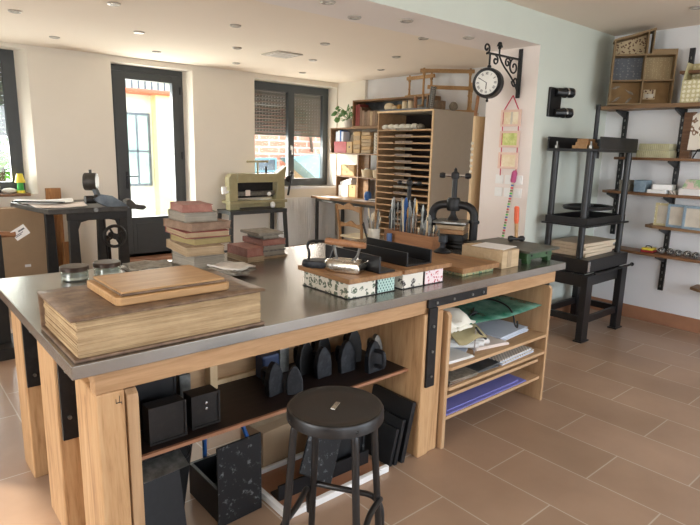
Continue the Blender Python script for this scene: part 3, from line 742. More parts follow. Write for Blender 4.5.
# slabs leaning on the middle leg
def slab(xb, lean, y0, y1, h, th, label):
    r = root('steel_slab', label, 'slab', (xb, (y0+y1)/2, 0), 0, 'black slabs leaning on the middle leg')
    Ml = Matrix.Translation((xb, 0, .002)) @ Matrix.Rotation(lean, 4, 'Y')
    mk('slab', MB().box(-th, 0, y0, y1, 0, h, Ml), M['blkplate'], r, bev=.003, smooth=False)
slab(2.045, .23, 1.835, 2.15, .335, .028, 'tallest black slab, leaning directly against the middle leg')
slab(1.995, .23, 1.842, 2.13, .25, .022, 'medium black slab in the middle of the leaning three')
slab(1.965, .24, 1.85, 2.12, .205, .02, 'shortest black slab, frontmost of the leaning three')

SHIFT = Vector((0, 0, 0))
# ------------------------------------------------------------------ stool
sx, sy, sz = 1.225, 1.485, .68
st = root('bar_stool', 'black metal stool with round seat standing in front of the workbench', 'stool', (sx, sy, 0))
mk('seat', MB().lathe([(0,sz-.006),(.12,sz-.006),(.16,sz-.004),(.168,sz),(.175,sz-.002),(.179,sz-.010),(.180,sz-.042),(.176,sz-.044),(.174,sz-.03),(0,sz-.03)], c=(sx,sy,0), n=64), M['stool'], st)
mk('grip_slot', MB().ob((sx,sy,sz-.0045),(.062,.020,.004), rz=.55), M['nickel'], st, bev=.004, smooth=False)
for k, a in enumerate((-.239, 1.332, 2.903, 4.474)):
    ca, sa = math.cos(a), math.sin(a)
    P = lambda rr, z, da=0: (sx + rr*math.cos(a+da), sy + rr*math.sin(a+da), z)
    lg = mk('leg', MB().tube([P(.13,sz-.036), P(.158,sz-.045), P(.166,sz-.09), P(.178,.42), P(.196,.22), P(.212,-.025)], .014, 12, smooth=2), M['stool'], st)
    mk('rivet', MB().lathe([(0,0),(.007,0),(.005,.004),(0,.005)], c=P(.1795,sz-.025), ax=(ca,sa,0), n=10), M['iron'], lg)
    mk('foot', MB().lathe([(0,0),(.016,0),(.017,.03),(.013,.034),(0,.034)], c=P(.213,-.05), n=14), M['castiron'], lg)
# foot ring that curls down along each leg
for k, a in enumerate((-.239, 1.332, 2.903, 4.474)):
    Q = lambda rr, z, aa: (sx + rr*math.cos(aa), sy + rr*math.sin(aa), z)
    b_ = a + PI/2
    mk('foot_bar', MB().tube([Q(.222,.10,a+.02), Q(.222,.19,a+.05), Q(.196,.235,a+.16), Q(.15,.245,a+.5), Q(.145,.245,b_-.5), Q(.19,.24,b_-.1), Q(.207,.235,b_-.01)], .012, 10, smooth=2), M['stool'], st)

# ------------------------------------------------------------------ big ledger and boards
lg = root('ledger', 'very large old brown ledger with ragged page edges on the near left bench corner', 'book', (.81, 2.1, T))
mk('back_cover', B(.447, 1.165, 1.868, 2.325, T+.0005, T+.012), M['ledgercover'], lg, bev=.004, smooth=False)
mb = MB()
for k in range(42):
    z0 = T+.012 + k*.003; j = lambda: random.uniform(-.003, .003)
    mb.box(.463+j(), 1.15+j(), 1.882+j(), 2.315, z0, z0+.003)
mk('page_block', mb, M['ledgerpage'], lg, smooth=False)
g = [[(.445+.723*i/16, 1.872+.455*j/10, 1.042+.003*math.sin(3*i/16*PI)*math.sin(2*j) + random.uniform(0,.0012)) for j in range(11)] for i in range(17)]
mk('front_cover', MB().sheet(g), M['ledgercover'], lg, solid=.009)
mk('spine', B(.447, 1.165, 2.316, 2.33, T+.012, 1.038), M['ledgercover'], lg, bev=.004, smooth=False)
Zb = 1.0485
r = root('beech_board', 'thick yellowish beech board lying on the brown ledger', 'board', (.82, 2.1, Zb))
mk('board', MB().prism([(.61,1.95),(.625,1.937),(1.035,1.937),(1.05,1.95),(1.05,2.28),(.61,2.28)], 'z', Zb, Zb+.03), M['boardx'], r, bev=.005, smooth=False)
for k, lb in enumerate(('lower of two thin chipboard covers on the thick beech board', 'upper of two thin chipboard covers, topmost on the ledger')):
    mk('cover_board', MB().ob((.834-.004*k, 2.105, Zb+.0355+k*.0085), (.405-.006*k, .31, .0075), rz=.012*k), [M['ledgercover'], M['boardx']][k], bev=.002, smooth=False, label=lb, cat='board', group='thin boards on the ledger')

# jars
def jar(x, y, label):
    r = root('glue_jar', label, 'jar', (x, y, T+.0005), 0, 'lidded glass jars behind the ledger')
    mk('glass_body', MB().lathe([(0,0),(.062,0),(.067,.006),(.067,.042),(.06,.05),(.058,.05),(.058,.046),(.063,.04),(.063,.008),(0,.005)], n=32), M['jar_glass'], r, local=True)
    mk('contents', MB().lathe([(0,.006),(.061,.009),(.061,.022),(0,.022)], n=28), M['cream'], r, local=True)
    mk('lid', MB().lathe([(0,.05),(.066,.05),(.070,.052),(.070,.072),(.067,.075),(0,.0755)], n=40), M['jarlid'], r, local=True)
M['jarlid'] = speck('dark_tin_lid', S(62,48,40), S(116,102,88), 8, .45, .8, .4, .4, .05)
jar(.775, 3.10, 'squat glass jar with dark lid, left of the pair behind the ledger')
jar(.945, 3.12, 'squat glass jar with dark lid, right of the pair behind the ledger')

# ------------------------------------------------------------------ book stacks
def book(label, x, y, z, l, w, h, rz, cover, page, group, ct=.004, name='old_book'):
    r = root(name, label, 'book', (x, y, z+.0006), rz, group)
    mk('cover', MB().box(-l/2,l/2,-w/2,w/2,0,ct).box(-l/2,l/2,-w/2,w/2,h-.0012-ct,h-.0012).box(-l/2,l/2,w/2-ct,w/2,ct,h-ct-.0012), M[cover], r, local=True, bev=.0015, smooth=False)
    mb = MB(); n = max(3, int(h/.008))
    for k in range(n):
        a = ct + (h-.0012-2*ct)*k/n; b_ = ct + (h-.0012-2*ct)*(k+1)/n
        j = lambda: random.uniform(.003, .007)
        mb.box(-l/2+j(), l/2-j(), -w/2+j(), w/2-ct, a, b_)
    mk('page_block', mb, M[page], r, local=True, smooth=False)
    return r
G1 = 'books in the tall stack on the bench'
r = root('loose_papers', 'flat pile of crumpled greyish papers under the tall book stack', 'paper', (1.36, 2.97, T))
for k in range(5):
    x0, x1, y0, y1 = [(1.06,1.42,2.98,3.26),(1.2,1.52,2.86,3.1),(1.3,1.56,2.66,2.92),(1.24,1.55,2.72,3.05),(1.22,1.54,2.80,3.08)][k]
    mk('sheet', MB().sheet(crumple(x0, x1, y0, y1, T+.003+k*.0055, .006, .003, 9, 9)), M['pg_grey'] if k % 2 else M['greycloth'], r, solid=.004)
for k, (x, y, l, w, rz, m_) in enumerate(((1.50,2.77,.17,.24,.25,'greycloth'),(1.49,2.78,.15,.25,.12,'pg_grey'),(1.505,2.76,.16,.22,.35,'pg_white'),(1.18,3.10,.22,.24,.1,'pg_white'),(1.17,3.11,.24,.2,-.15,'greycloth'))):
    z0 = T+.034+.0105*(k if k < 3 else k-3)
    mb = MB(); nx = 10
    g = [[(-l/2+l*i/nx + random.uniform(-.004,.004), -w/2+w*j/nx + random.uniform(-.004,.004), .005*math.sin(i*.9+k)*math.cos(j*.7)+random.uniform(0,.003)) for j in range(nx+1)] for i in range(nx+1)]
    mk('sheet_bundle', mb.sheet(g).rot(Matrix.Translation((x,y,z0-(.006 if k < 3 else .012))) @ Matrix.Rotation(rz,4,'Z')), M[m_], r, solid=.009)
z = T+.034
cx, cy = 1.395, 2.93
specs = [ # l, w, h, x, y of the near corner, rz, cover, page, label
    (.20,.25,.077, 1.305,2.84, .08,'greycloth','pg_grey','thick grey book block at the bottom of the tall stack'),
    (.22,.36,.050, 1.290,2.82,-.10,'leathertan','pg_tan','wide tan book, second from the bottom of the tall stack'),
    (.24,.27,.042, 1.315,2.86, .09,'leatherbrown','pg_yellow','book with yellowish page edges, third from the bottom of the tall stack'),
    (.26,.32,.036, 1.295,2.86,-.06,'leathermaroon','pg_tan','thin maroon book in the middle of the tall stack'),
    (.26,.31,.046, 1.305,2.88, .10,'leatherbrown','leatherbrown','brown leather book above the maroon one in the tall stack'),
    (.20,.25,.056, 1.310,2.91, -.05,'greycloth','pg_grey','thick grey book second from the top of the tall stack'),
    (.175,.23,.044,1.305,2.90,-.13,'leatherred','leatherred','small red leather book on top of the tall stack')]
for l, w, h, x, y, rz, c, p, lb in specs:
    book(lb, x+l/2, y+w/2, z, l, w, h, rz, c, p, G1); z += h
G2 = 'books in the low double stack on the bench'
z = T
for l, w, h, c, p, lb in ((.15,.17,.033,'leathertan','pg_tan','tan book at the bottom front left of the low double stack'), (.148,.165,.057,'leatherred','leatherred','red leather book with tan top at front left of the low double stack')):
    book(lb, 1.795, 3.11, z, l*.85, w*1.45, h, .03, c, p, G2); z += h
z = T
for l, w, h, dx, c, p, lb in ((.17,.17,.012,0,'leathertan','pg_tan','thin tan book under the grey ones at the right of the low stack'), (.15,.16,.035,.0,'greydark','pg_grey','lower dark marbled book at the right of the low double stack'), (.15,.16,.036,.0,'greydark','pg_grey','upper dark marbled book right under the red one in the low stack'), (.158,.165,.038,-.005,'leatherred','leatherred','red leather book at the right of the low double stack'), (.11,.13,.027,-.01,'greydark','pg_grey','small grey-brown book second from top of the low stack'), (.17,.15,.018,-.02,'greycloth','pg_grey','thin grey book on top of the low double stack')):
    book(lb, 1.975+dx, 3.17, z, l*1.15, w*1.5, h, .02, c, p, G2); z += h
mk('paper_slip', MB().ob((1.645,3.22,T+.012),(.05,.04,.022), rz=.3), M['paper'], bev=.003, smooth=False, label='small white slip block beside the low book stack', cat='paper')

# ------------------------------------------------------------------ patterned boxes with lids
def cbox(label, x0, x1, y0, y1, z1, mat):
    r = root('patterned_box', label, 'box', ((x0+x1)/2, (y0+y1)/2, T), 0, 'patterned paper boxes on the bench')
    mk('body', B(x0, x1, y0, y1, T+.004, z1), mat, r, bev=.0015, smooth=False)
    mk('base_trim', B(x0-.004, x1+.004, y0-.004, y1+.004, T+.0005, T+.0045), M['blkpaint'], r, smooth=False)
    return r
zl = T+.082
cbox('white box with green botanical prints, leftmost under the iron board', 1.685, 1.862, 1.965, 2.325, zl, M['botanic'])
mk('divider_strip', B(1.8675, 1.8725, 1.965, 2.325, T+.001, zl), M['blkpaint'], label='black strip between the botanical box and the mint box', cat='strip', smooth=False)
cbox('mint box with small dark diagonal pattern under the right end of the iron board', 1.878, 1.995, 1.965, 2.325, zl, M['teal_dots'])
cbox('white box with dark printed pictures under the steel channel', 2.045, 2.20, 1.955, 2.42, zl, M['labelpaper'])
mk('divider_strip', B(2.2055, 2.2105, 1.955, 2.42, T+.001, zl), M['blkpaint'], label='black strip between the printed box and the red floral box', cat='strip', smooth=False)
cbox('red and white floral box under the right end of the channel board', 2.216, 2.36, 1.955, 2.42, zl, M['red_floral'])
zb = zl+.001
mk('wooden_board', MB().box(1.66, 2.015, 1.93, 2.345, zb, zb+.024), M['boardy'], bev=.003, smooth=False, label='wooden board under the old iron, lying on the botanical and mint boxes', cat='board')
mk('wooden_board', MB().box(2.03, 2.40, 1.93, 2.52, zb, zb+.024), M['boardy'], bev=.003, smooth=False, label='wooden board under the steel channel, lying on the printed and floral boxes', cat='board')
zt = zb+.0245
# angle iron and channel
a = root('angle_iron', 'black steel angle standing on the board behind the silver iron', 'steel profile', (1.90, 2.17, zt))
mk('web', B(1.865, 1.875, 1.945, 2.375, zt, zt+.085), M['blkpaint'], a, bev=.001, smooth=False)
mk('flange', B(1.875, 1.975, 1.945, 2.375, zt, zt+.009), M['blkpaint'], a, bev=.001, smooth=False)
mk('hole', MB().cyl((1.8648,2.03,zt+.05),(1.8640,2.03,zt+.05),.006), M['chrome'], a)
a = root('steel_channel', 'long black steel U-channel lying on the board before the tool box', 'steel profile', (2.16, 2.25, zt))
mk('web', B(2.11, 2.285, 1.985, 2.505, zt, zt+.008), M['blkpaint'], a, smooth=False)
mk('flange', B(2.10, 2.11, 1.985, 2.505, zt, zt+.075), M['blkpaint'], a, bev=.001, smooth=False)
mk('flange', B(2.285, 2.295, 1.985, 2.505, zt, zt+.075), M['blkpaint'], a, bev=.001, smooth=False)
# box iron (nickel) with wooden handle
def iron_outline(L, w):
    return [(-L*.5,-w*.5),(L*.12,-w*.5),(L*.34,-w*.36),(L*.46,-w*.14),(L*.5,0),(L*.46,w*.14),(L*.34,w*.36),(L*.12,w*.5),(-L*.5,w*.5)]
def loft(mb, out, levels, M_):
    rings = []
    for k, z in levels:
        rings.append([mb.bm.verts.new(M_ @ Vector((x*k, y*k, z))) for x, y in out])
    n = len(out)
    for A, Bq in zip(rings, rings[1:]):
        for i in range(n): mb.bm.faces.new((A[i], A[(i+1)%n], Bq[(i+1)%n], Bq[i]))
    mb.bm.faces.new(rings[0][::-1]); mb.bm.faces.new(rings[-1])
ir = root('box_iron', 'old nickel-plated iron with turned wooden handle on the board', 'iron', (1.765, 2.10, zt+.0005), 2.05)
I4 = Matrix.Identity(4)
mb = MB(); loft(mb, iron_outline(.21,.115), [(.97,0),(1,.006),(1,.03),(.95,.046),(.82,.055),(.5,.058)], I4)
mk('body', mb, M['nickel'], ir, local=True, bev=.003)
mk('lid_rib', MB().tube([(-.085,-.03,.053),(.02,-.035,.056),(.075,0,.056),(.02,.035,.056),(-.085,.03,.053)], .006, 8, smooth=2), M['nickel'], ir, local=True)
for x in (-.075, .045):
    mk('handle_post', MB().tube([(x*.7,0,.05),(x,0,.085),(x*1.15,0,.128)], .007, 8).ball((x*.75,.012,.06), .011), M['greymetal'], ir, local=True)
mk('handle', MB().lathe([(0,-.105),(.014,-.105),(.017,-.085),(.015,-.06),(.019,0),(.016,.06),(.018,.09),(.014,.108),(0,.108)], c=(-.01,0,.14), ax=(1,0,.04)), M['boxwood'], ir, local=True)
mk('thumb_screw', MB().lathe([(0,0),(.009,0),(.009,.012),(.005,.02),(0,.02)], c=(-.06,-.035,.05), n=10).lathe([(0,0),(.008,0),(.008,.014),(0,.016)], c=(-.07,.03,.05), n=10), M['nickel'], ir, local=True)
ir = root('sad_iron', 'dark cast flat iron with tall bow handle at the far end of the board', 'iron', (1.725, 2.255, zt+.0005), 2.35)
mb = MB(); loft(mb, iron_outline(.17,.10), [(.98,0),(1,.008),(.98,.028),(.9,.036)], I4)
mk('body', mb, M['sadiron'], ir, local=True, bev=.003)
mk('bow_handle', MB().tube([(-.06,0,.034),(-.075,0,.075),(-.085,0,.11),(-.06,0,.132),(.04,0,.134),(.06,0,.11),(.045,0,.07),(.05,0,.034)], .0075, 8, smooth=2), M['iron'], ir, local=True)

# ------------------------------------------------------------------ tools
tb = root('tool_box', 'open reddish wooden box full of bookbinding tools behind the channel', 'box', (3.11, 2.87, T))
mk('body', MB().box(3.03,3.045,2.62,3.12,T+.001,T+.105).box(3.160,3.175,2.62,3.12,T+.001,T+.105).box(3.045,3.160,2.62,2.635,T+.001,T+.105).box(3.045,3.160,3.105,3.12,T+.001,T+.105).box(3.045,3.160,2.635,3.105,T+.001,T+.012), M['boxwood'], tb, bev=.002, smooth=False)
mk('partition', B(3.10, 3.108, 2.635, 3.105, T+.012, T+.09), M['boxwood'], tb, smooth=False)
def tool(kind, x, y, h, tilt, rz, label):
    nm, hm, tm = {'brush': ('paint_brush','greycloth','cord'), 'bone': ('bone_folder','cord','cord'), 'awl': ('awl','ledgercover','greymetal'), 'knife': ('paring_knife','bluegrey','greymetal'), 'blue': ('marker_pen','blue','blue'), 'steel': ('steel_tool','greymetal','greymetal'), 'dark': ('burnisher','ledgercover','patina')}[kind]
    r = root(nm, label, nm.replace('_', ' '), (x, y, T+.0135), 0, 'tools standing in the wooden tool box and pot')
    Mt = Matrix.Rotation(rz,4,'Z') @ Matrix.Rotation(tilt,4,'Y')
    w = {'knife': .009, 'blue': .012, 'brush': .005}.get(kind, .006)
    if kind == 'knife' or kind == 'bone':
        mk('shaft', MB().ob((0,0,h*.3),(w*1.7,w*.7,h*.6)).rot(Mt), M[hm], r, local=True, smooth=False)
        mk('blade', MB().prism([(-w,h*.6),(w,h*.6),(w,h*.92),(0,h),(-w,h*.95)], 'y', -.002, .002).rot(Mt), M[tm], r, local=True, smooth=False)
    else:
        mk('shaft', MB().lathe([(0,0),(w*.6,0),(w*.8,h*.3),(w,h*.6),(w*.6,h*.72),(0,h*.72)], n=8).rot(Mt), M[hm], r, local=True)
        mk('tip', MB().lathe([(0,h*.72),(w*.9,h*.72),(w*1.5,h*.86),(w*.5,h),(0,h)], n=8).rot(Mt), M[tm], r, local=True)
kl = {'brush':'slim paint brush standing bristles up in the tool box','bone':'pale bone folder standing in the tool box','awl':'awl with pointed steel tip standing in the tool box','knife':'flat grey paring knife standing in the tool box','blue':'thick blue marker standing in the tool box','steel':'grey steel tool standing in the tool box','dark':'burnisher with brass tip standing in the tool box'}
kk = ['steel','brush','steel','knife','awl','blue','steel','knife','bone','steel','dark','steel','knife','brush','awl','steel','dark','steel','brush','awl','knife','steel','bone','steel','steel','awl','brush','knife']
for i, k in enumerate(kk):
    y = 3.08 - i*.0158; x = 3.075 + (i*7 % 3)*.0 + (.055 if i % 2 else 0) + random.uniform(-.008,.008)
    h = (.30 if y > 2.80 else .21) + random.uniform(-.07,.05)
    if k == 'blue': h = .34
    tool(k, x, y, h, random.uniform(-.12,.12), random.uniform(0,6.28), kl[k])
pt = root('tool_pot', 'pale round pot of brushes left of the wooden tool box', 'pot', (2.93, 3.13, T+.0005))
mk('pot', MB().lathe([(0,0),(.04,0),(.046,.06),(.048,.115),(.043,.115),(.040,.06),(.036,.008),(0,.008)], n=28), M['cream'], pt, local=True)
for i, k in enumerate(('steel','brush','bone','awl','brush','steel','brush','bone')):
    a = i*.9
    tool(k, 2.93+.018*math.cos(a), 3.13+.018*math.sin(a), .2+.03*(i%3), .16, a, kl[k].replace('in the tool box', 'in the pale pot'))
mk('blue_tin', MB().lathe([(0,0),(.02,0),(.022,.07),(.019,.085),(0,.085)], c=(2.99,3.02,T+.0005)), plain('bluegreytin', S(70,96,140), .4), label='small blue bottle between the pale pot and the tool box', cat='bottle')
r = root('tall_scissors', 'dark slim pair of tongs leaning out at the left of the pale pot', 'tongs', (2.85, 3.19, T+.0005))
mk('arm', MB().tube([(2.885,3.145,T+.012),(2.868,3.185,T+.16)], .005, 8), M['iron'], r); mk('arm', MB().tube([(2.880,3.14,T+.012),(2.850,3.175,T+.15)], .005, 8), M['iron'], r)

# ------------------------------------------------------------------ nipping presses
def press(label, x, y, s, wood_stack=True):
    r = root('book_press', label, 'book press', (x, y, T+.0005), .45, 'cast iron book presses')
    W = .175*s
    mk('base', MB().box(-.115*s,.115*s,-.215*s,.215*s,0,.03*s).box(-.09*s,.09*s,-.19*s,.19*s,.03*s,.055*s), M['castiron'], r, local=True, bev=.006, smooth=False)
    pts = [(0,-W,.055*s),(0,-W,.22*s),(0,-W*.98,.29*s),(0,-W*.72,.335*s),(0,-W*.3,.345*s),(0,W*.3,.345*s),(0,W*.72,.335*s),(0,W*.98,.29*s),(0,W,.22*s),(0,W,.055*s)]
    mk('arch', MB().tube(pts, .033*s, 14, smooth=2), M['castiron'], r, local=True)
    for prof, cen in (([(0,-.035*s),(.05*s,-.035*s),(.055*s,-.02*s),(.055*s,.05*s),(.045*s,.07*s),(0,.07*s)], (0,0,.33*s)), ([(0,0),(.042*s,0),(.045*s,.012*s),(.042*s,.024*s),(0,.024*s)], (0,W,.20*s)), ([(0,0),(.042*s,0),(.045*s,.012*s),(.042*s,.024*s),(0,.024*s)], (0,-W,.20*s))):
        mk('collar', MB().lathe(prof, c=cen), M['castiron'], r, local=True)
    sc_ = mk('screw', MB().lathe([(0,.215*s),(.05*s,.215*s),(.03*s,.25*s),(.022*s,.27*s),(.022*s,.55*s),(.03*s,.555*s),(.036*s,.575*s),(.030*s,.60*s),(.014*s,.612*s),(.012*s,.63*s),(0,.645*s)], n=20), M['castiron'], r, local=True)
    mk('handle_bar', MB().cyl((.016*s,-.085*s,.578*s),(-.016*s,.085*s,.578*s),.012*s), M['chrome'], sc_, local=True)
    for q in (1, -1): mk('grip', MB().lathe([(0,0),(.02*s,0),(.024*s,.02*s),(.02*s,.045*s),(0,.05*s)], c=(.015*s*q,-.078*s*q,.578*s), ax=(.17*q,-q,0), n=14), M['iron'], sc_, local=True)
    mk('platen', MB().box(-.12*s,.12*s,-.135*s,.135*s,.195*s,.215*s), M['greymetal'], r, local=True, bev=.003, smooth=False)
    return r
press('black cast iron book press behind the cardboard box, nearer of the two presses', 3.35, 2.71, .92)
# what is clamped in it
for k, (h, m_, lb) in enumerate(((.05,'blkplate','dark plate block at the bottom inside the nearer book press'),(.035,'boardy','wooden pressing board under the platen of the nearer book press'),(.03,'leathertan','pale book pressed in the nearer book press'))):
    z0 = T+.052+ (0,.051,.087)[k]
    mk('pressed_stack', MB().ob((3.35,2.71,z0+h*.49),(.19,.21,h*.98),rz=.45), M[m_], bev=.003, smooth=False, label=lb, cat='block')
press('black cast iron book press behind the wooden tool box, farther of the two presses', 3.345, 3.17, .78)
# small weight
mk('weight', MB().lathe([(0,0),(.056,0),(.057,.010),(.034,.022),(.020,.032),(.017,.05),(.020,.066),(.029,.07),(.029,.112),(.026,.116),(0,.116)], c=(2.83,2.36,T+.0555), n=32), M['sadiron'], label='dark turned metal weight with flared foot before the nearer press', cat='weight')
# pressed board bundle
r = root('book_bundle', 'green patterned book block under a brown board beside the floral box', 'book', (2.68, 2.14, T))
mk('page_block', B(2.55, 2.845, 1.965, 2.40, T+.001, T+.022), M['greenpat'], r, bev=.003, smooth=False)
mk('cover_board', B(2.525, 2.875, 1.945, 2.43, T+.0222, T+.054), M['boardy'], r, bev=.004, smooth=False)
# carton
r = root('carton', 'open pale cardboard carton on the bench, left of the green box cutter', 'carton', (3.02, 2.1, T))
mk('carton_body', MB().box(2.925,3.105,1.962,2.275,T+.001,T+.112), M['cardb2'], r, bev=.002, smooth=False)
mk('tape', B(3.1052,3.1062,2.08,2.15,T+.03,T+.112), M['leathertan'], r, smooth=False)
mk('tape', MB().ob((3.0,1.961,T+.06),(.045,.0012,.104)), M['leathertan'], r, smooth=False)
mk('flap', MB().ob((2.975,2.118,T+.1155),(.09,.30,.004), ry=.03), M['cardb2'], r, smooth=False)
mk('paper_sheet', MB().ob((3.015,2.09,T+.1205),(.19,.22,.003), rz=.15), M['paper'], label='white paper lying on top of the open bench carton', cat='paper', smooth=False)
# green die table
r = root('cutting_stand', 'low green cast metal stand with worn grey top at the right bench end', 'stand', (3.34, 2.15, T))
mk('top_plate', B(3.165, 3.535, 1.925, 2.42, T+.076, T+.092), M['greentop'], r, bev=.003, smooth=False)
mk('body', MB().box(3.19,3.49,1.955,2.39,T+.03,T+.0755), M['green'], r, bev=.003, smooth=False)
for x in (3.195, 3.44):
    for y in (1.955, 2.34):
        mk('foot', MB().prism([(x,T+.031),(x+.045,T+.031),(x+.04,T+.001),(x+.005,T+.001)], 'y', y, y+.045), M['green'], r, bev=.002, smooth=False)
mk('bolt', MB().lathe([(0,0),(.008,0),(.008,.004),(0,.004)], c=(3.24,1.9545,T+.056), ax=(0,-1,0), n=10).lathe([(0,0),(.008,0),(.008,.004),(0,.004)], c=(3.42,1.9545,T+.056), ax=(0,-1,0), n=10), M['iron'], r)
# hammer standing on its head
hz = T+.0925
r = root('hammer', 'hammer with orange grip standing on its black head on the green stand', 'hammer', (3.46, 2.22, hz))
mk('head', MB().lathe([(0,-.055),(.018,-.055),(.021,-.048),(.021,-.03),(.014,-.02),(.014,.02),(.02,.03),(.021,.05),(.012,.06),(0,.06)], c=(3.46,2.22,hz+.0215), ax=(.8,-.6,0)), M['iron'], r)
mk('shaft', MB().tube([(3.46,2.22,hz+.02),(3.455,2.225,hz+.135)], [.011,.014], 14), M['boardx'], r)
mk('grip', MB().tube([(3.455,2.225,hz+.13),(3.454,2.226,hz+.15),(3.451,2.23,hz+.24),(3.4505,2.23,hz+.25)], [.014,.0175,.018,.012], 16), M['orange'], r)

# ------------------------------------------------------------------ beaded cane and jamb things
r = root('yarn_cane', 'thin cane wound in striped yarn with pink pompom top leaning on the pillar', 'cane', (4.40, 3.066, 0))
A, Bp = Vector((4.40,3.066,.002)), Vector((4.578,3.02,1.36))
mk('stick', MB().cyl(A, Bp, .010, n=10), M['cord'], r)
cols = ['ribbon','cord','blue','cord','gplastic','cord','pink','cord']
for q, cn in enumerate(('ribbon','blue','gplastic','ledgercover')):
    mb = MB()
    for k in range(34):
        if k % 4 == q:
            p = A.lerp(Bp, .36+.62*k/34); d = (Bp-A).normalized()
            mb.cyl(p, p+d*.014, .0125, n=10)
    mk('yarn_band', mb, M[cn], r)
mk('pompom', MB().lathe([(0,0),(.02,0),(.026,.02),(.025,.09),(.016,.11),(0,.115)], c=Bp-(Bp-A).normalized()*.02, ax=tuple(Bp-A), n=14), M['pink'], r)

JX = 4.6
for j in range(3):
    for k in range(2):
        y = 3.185-.105*j; z = 1.245+.12*k
        r = root('light_switch', 'white light switch in the %s row, %s column below the ribbon frames' % (('lower','upper')[k], ('left','middle','right')[j]), 'switch', (JX, y, z), 0, 'switch plates on the pillar')
        mk('plate', MB().box(JX-.009,JX,y-.042,y+.042,z-.042,z+.042), M['white'], r, bev=.003, smooth=False)
        mk('rocker', MB().box(JX-.013,JX-.009,y-.022,y+.022,z-.022,z+.022), M['white'], r, bev=.002, smooth=False)
# hanging frames on ribbons
r = root('hanging_frames', 'ladder of three small pink frames hanging on red ribbons from the clock bracket', 'frame', (4.583, 3.1, 1.45))
rb = MB()
for s_ in (-1, 1):
    y = 3.10 + s_*.085
    rb.bar((4.575,3.09,2.125),(4.578,y,1.985),.010,.003,up=(1,0,0)).bar((4.578,y,1.985),(4.582,3.085+s_*.085,1.40),.010,.003,up=(1,0,0))
mk('ribbon', rb, M['ribbon'], r)
for k, (z, mt) in enumerate(((1.925,'photo_tan'),(1.735,'photo_green'),(1.54,'photo_tan'))):
    y0, y1 = 3.10-.105-.002*k, 3.10+.105-.002*k
    f = mk('frame', MB().box(4.572,4.590,y0,y0+.022,z-.075,z+.075).box(4.572,4.590,y1-.022,y1,z-.075,z+.075).box(4.572,4.590,y0+.022,y1-.022,z+.055,z+.075).box(4.572,4.590,y0+.022,y1-.022,z-.075,z-.055), M['pinkframe'], r, bev=.002, smooth=False)
    mk('picture', B(4.580,4.588,y0+.02,y1-.02,z-.057,z+.057), M[mt], f, smooth=False)
    if k == 0: mk('passepartout', MB().box(4.576,4.58,3.08,3.10,z-.055,z+.055), M['cream'], f, smooth=False)
# station clock
ck = root('wall_clock', 'black double-sided station clock on a scrolled iron bracket', 'clock', (4.59, 3.055, 2.12))
mk('wall_plate', MB().box(4.585,4.599,3.035,3.075,2.10,2.525), M['iron'], ck, bev=.003, smooth=False)
mk('arm', MB().box(4.10,4.59,3.045,3.065,2.425,2.44), M['iron'], ck, smooth=False)
def spiral(cx, cz, r0, r1, a0, turns, n=26):
    return [(cx+(r0+(r1-r0)*i/n)*math.cos(a0+2*PI*turns*i/n), 3.055, cz+(r0+(r1-r0)*i/n)*math.sin(a0+2*PI*turns*i/n)) for i in range(n+1)]
sb = MB()
sb.tube(spiral(4.50,2.36,.075,.012,PI/2,1.3), .008, 6).tube(spiral(4.53,2.24,.05,.01,PI,1.2), .008, 6).tube(spiral(4.40,2.385,.045,.01,0,1.25), .008, 6)
sb.tube([(4.585,3.055,2.14),(4.55,3.055,2.2),(4.46,3.055,2.28),(4.33,3.055,2.36),(4.27,3.055,2.43)], .0085, 6, smooth=2)
sb.tube(spiral(4.09,2.47,.045,.008,-PI/2,1.3), .008, 6).tube(spiral(4.22,2.385,.04,.008,PI/2,-1.2), .008, 6)
sb.tube([(4.27,3.055,2.44),(4.27,3.055,2.50)], .008, 6).prism([(4.235,2.50),(4.27,2.56),(4.305,2.50),(4.27,2.515)], 'y', 3.047, 3.063).ball((4.27,3.055,2.495), .016)
mk('scrollwork', sb, M['iron'], ck)
mk('hanger', MB().cyl((4.14,3.055,2.31),(4.14,3.055,2.43), .009).ball((4.14,3.055,2.325), .018), M['iron'], ck)
cc = (4.14, 3.055, 2.19)
SW = Matrix.Translation(cc) @ Matrix.Rotation(math.radians(-72),4,'Z') @ Matrix.Translation(-Vector(cc))
mk('case', MB().lathe([(.098,-.05),(.118,-.055),(.125,-.04),(.122,-.02),(.122,.02),(.125,.04),(.118,.055),(.098,.05),(.098,.043),(0,.043),(0,-.043),(.098,-.043)], c=cc, ax=(0,-1,0), n=48).rot(SW), M['iron'], ck)
dl = mk('dial', MB().lathe([(0,.0435),(.099,.0435),(.099,.046),(0,.046)], c=cc, ax=(0,-1,0), n=48).lathe([(0,-.046),(.099,-.046),(.099,-.0435),(0,-.0435)], c=cc, ax=(0,-1,0), n=48).rot(SW), M['dialwhite'], ck)
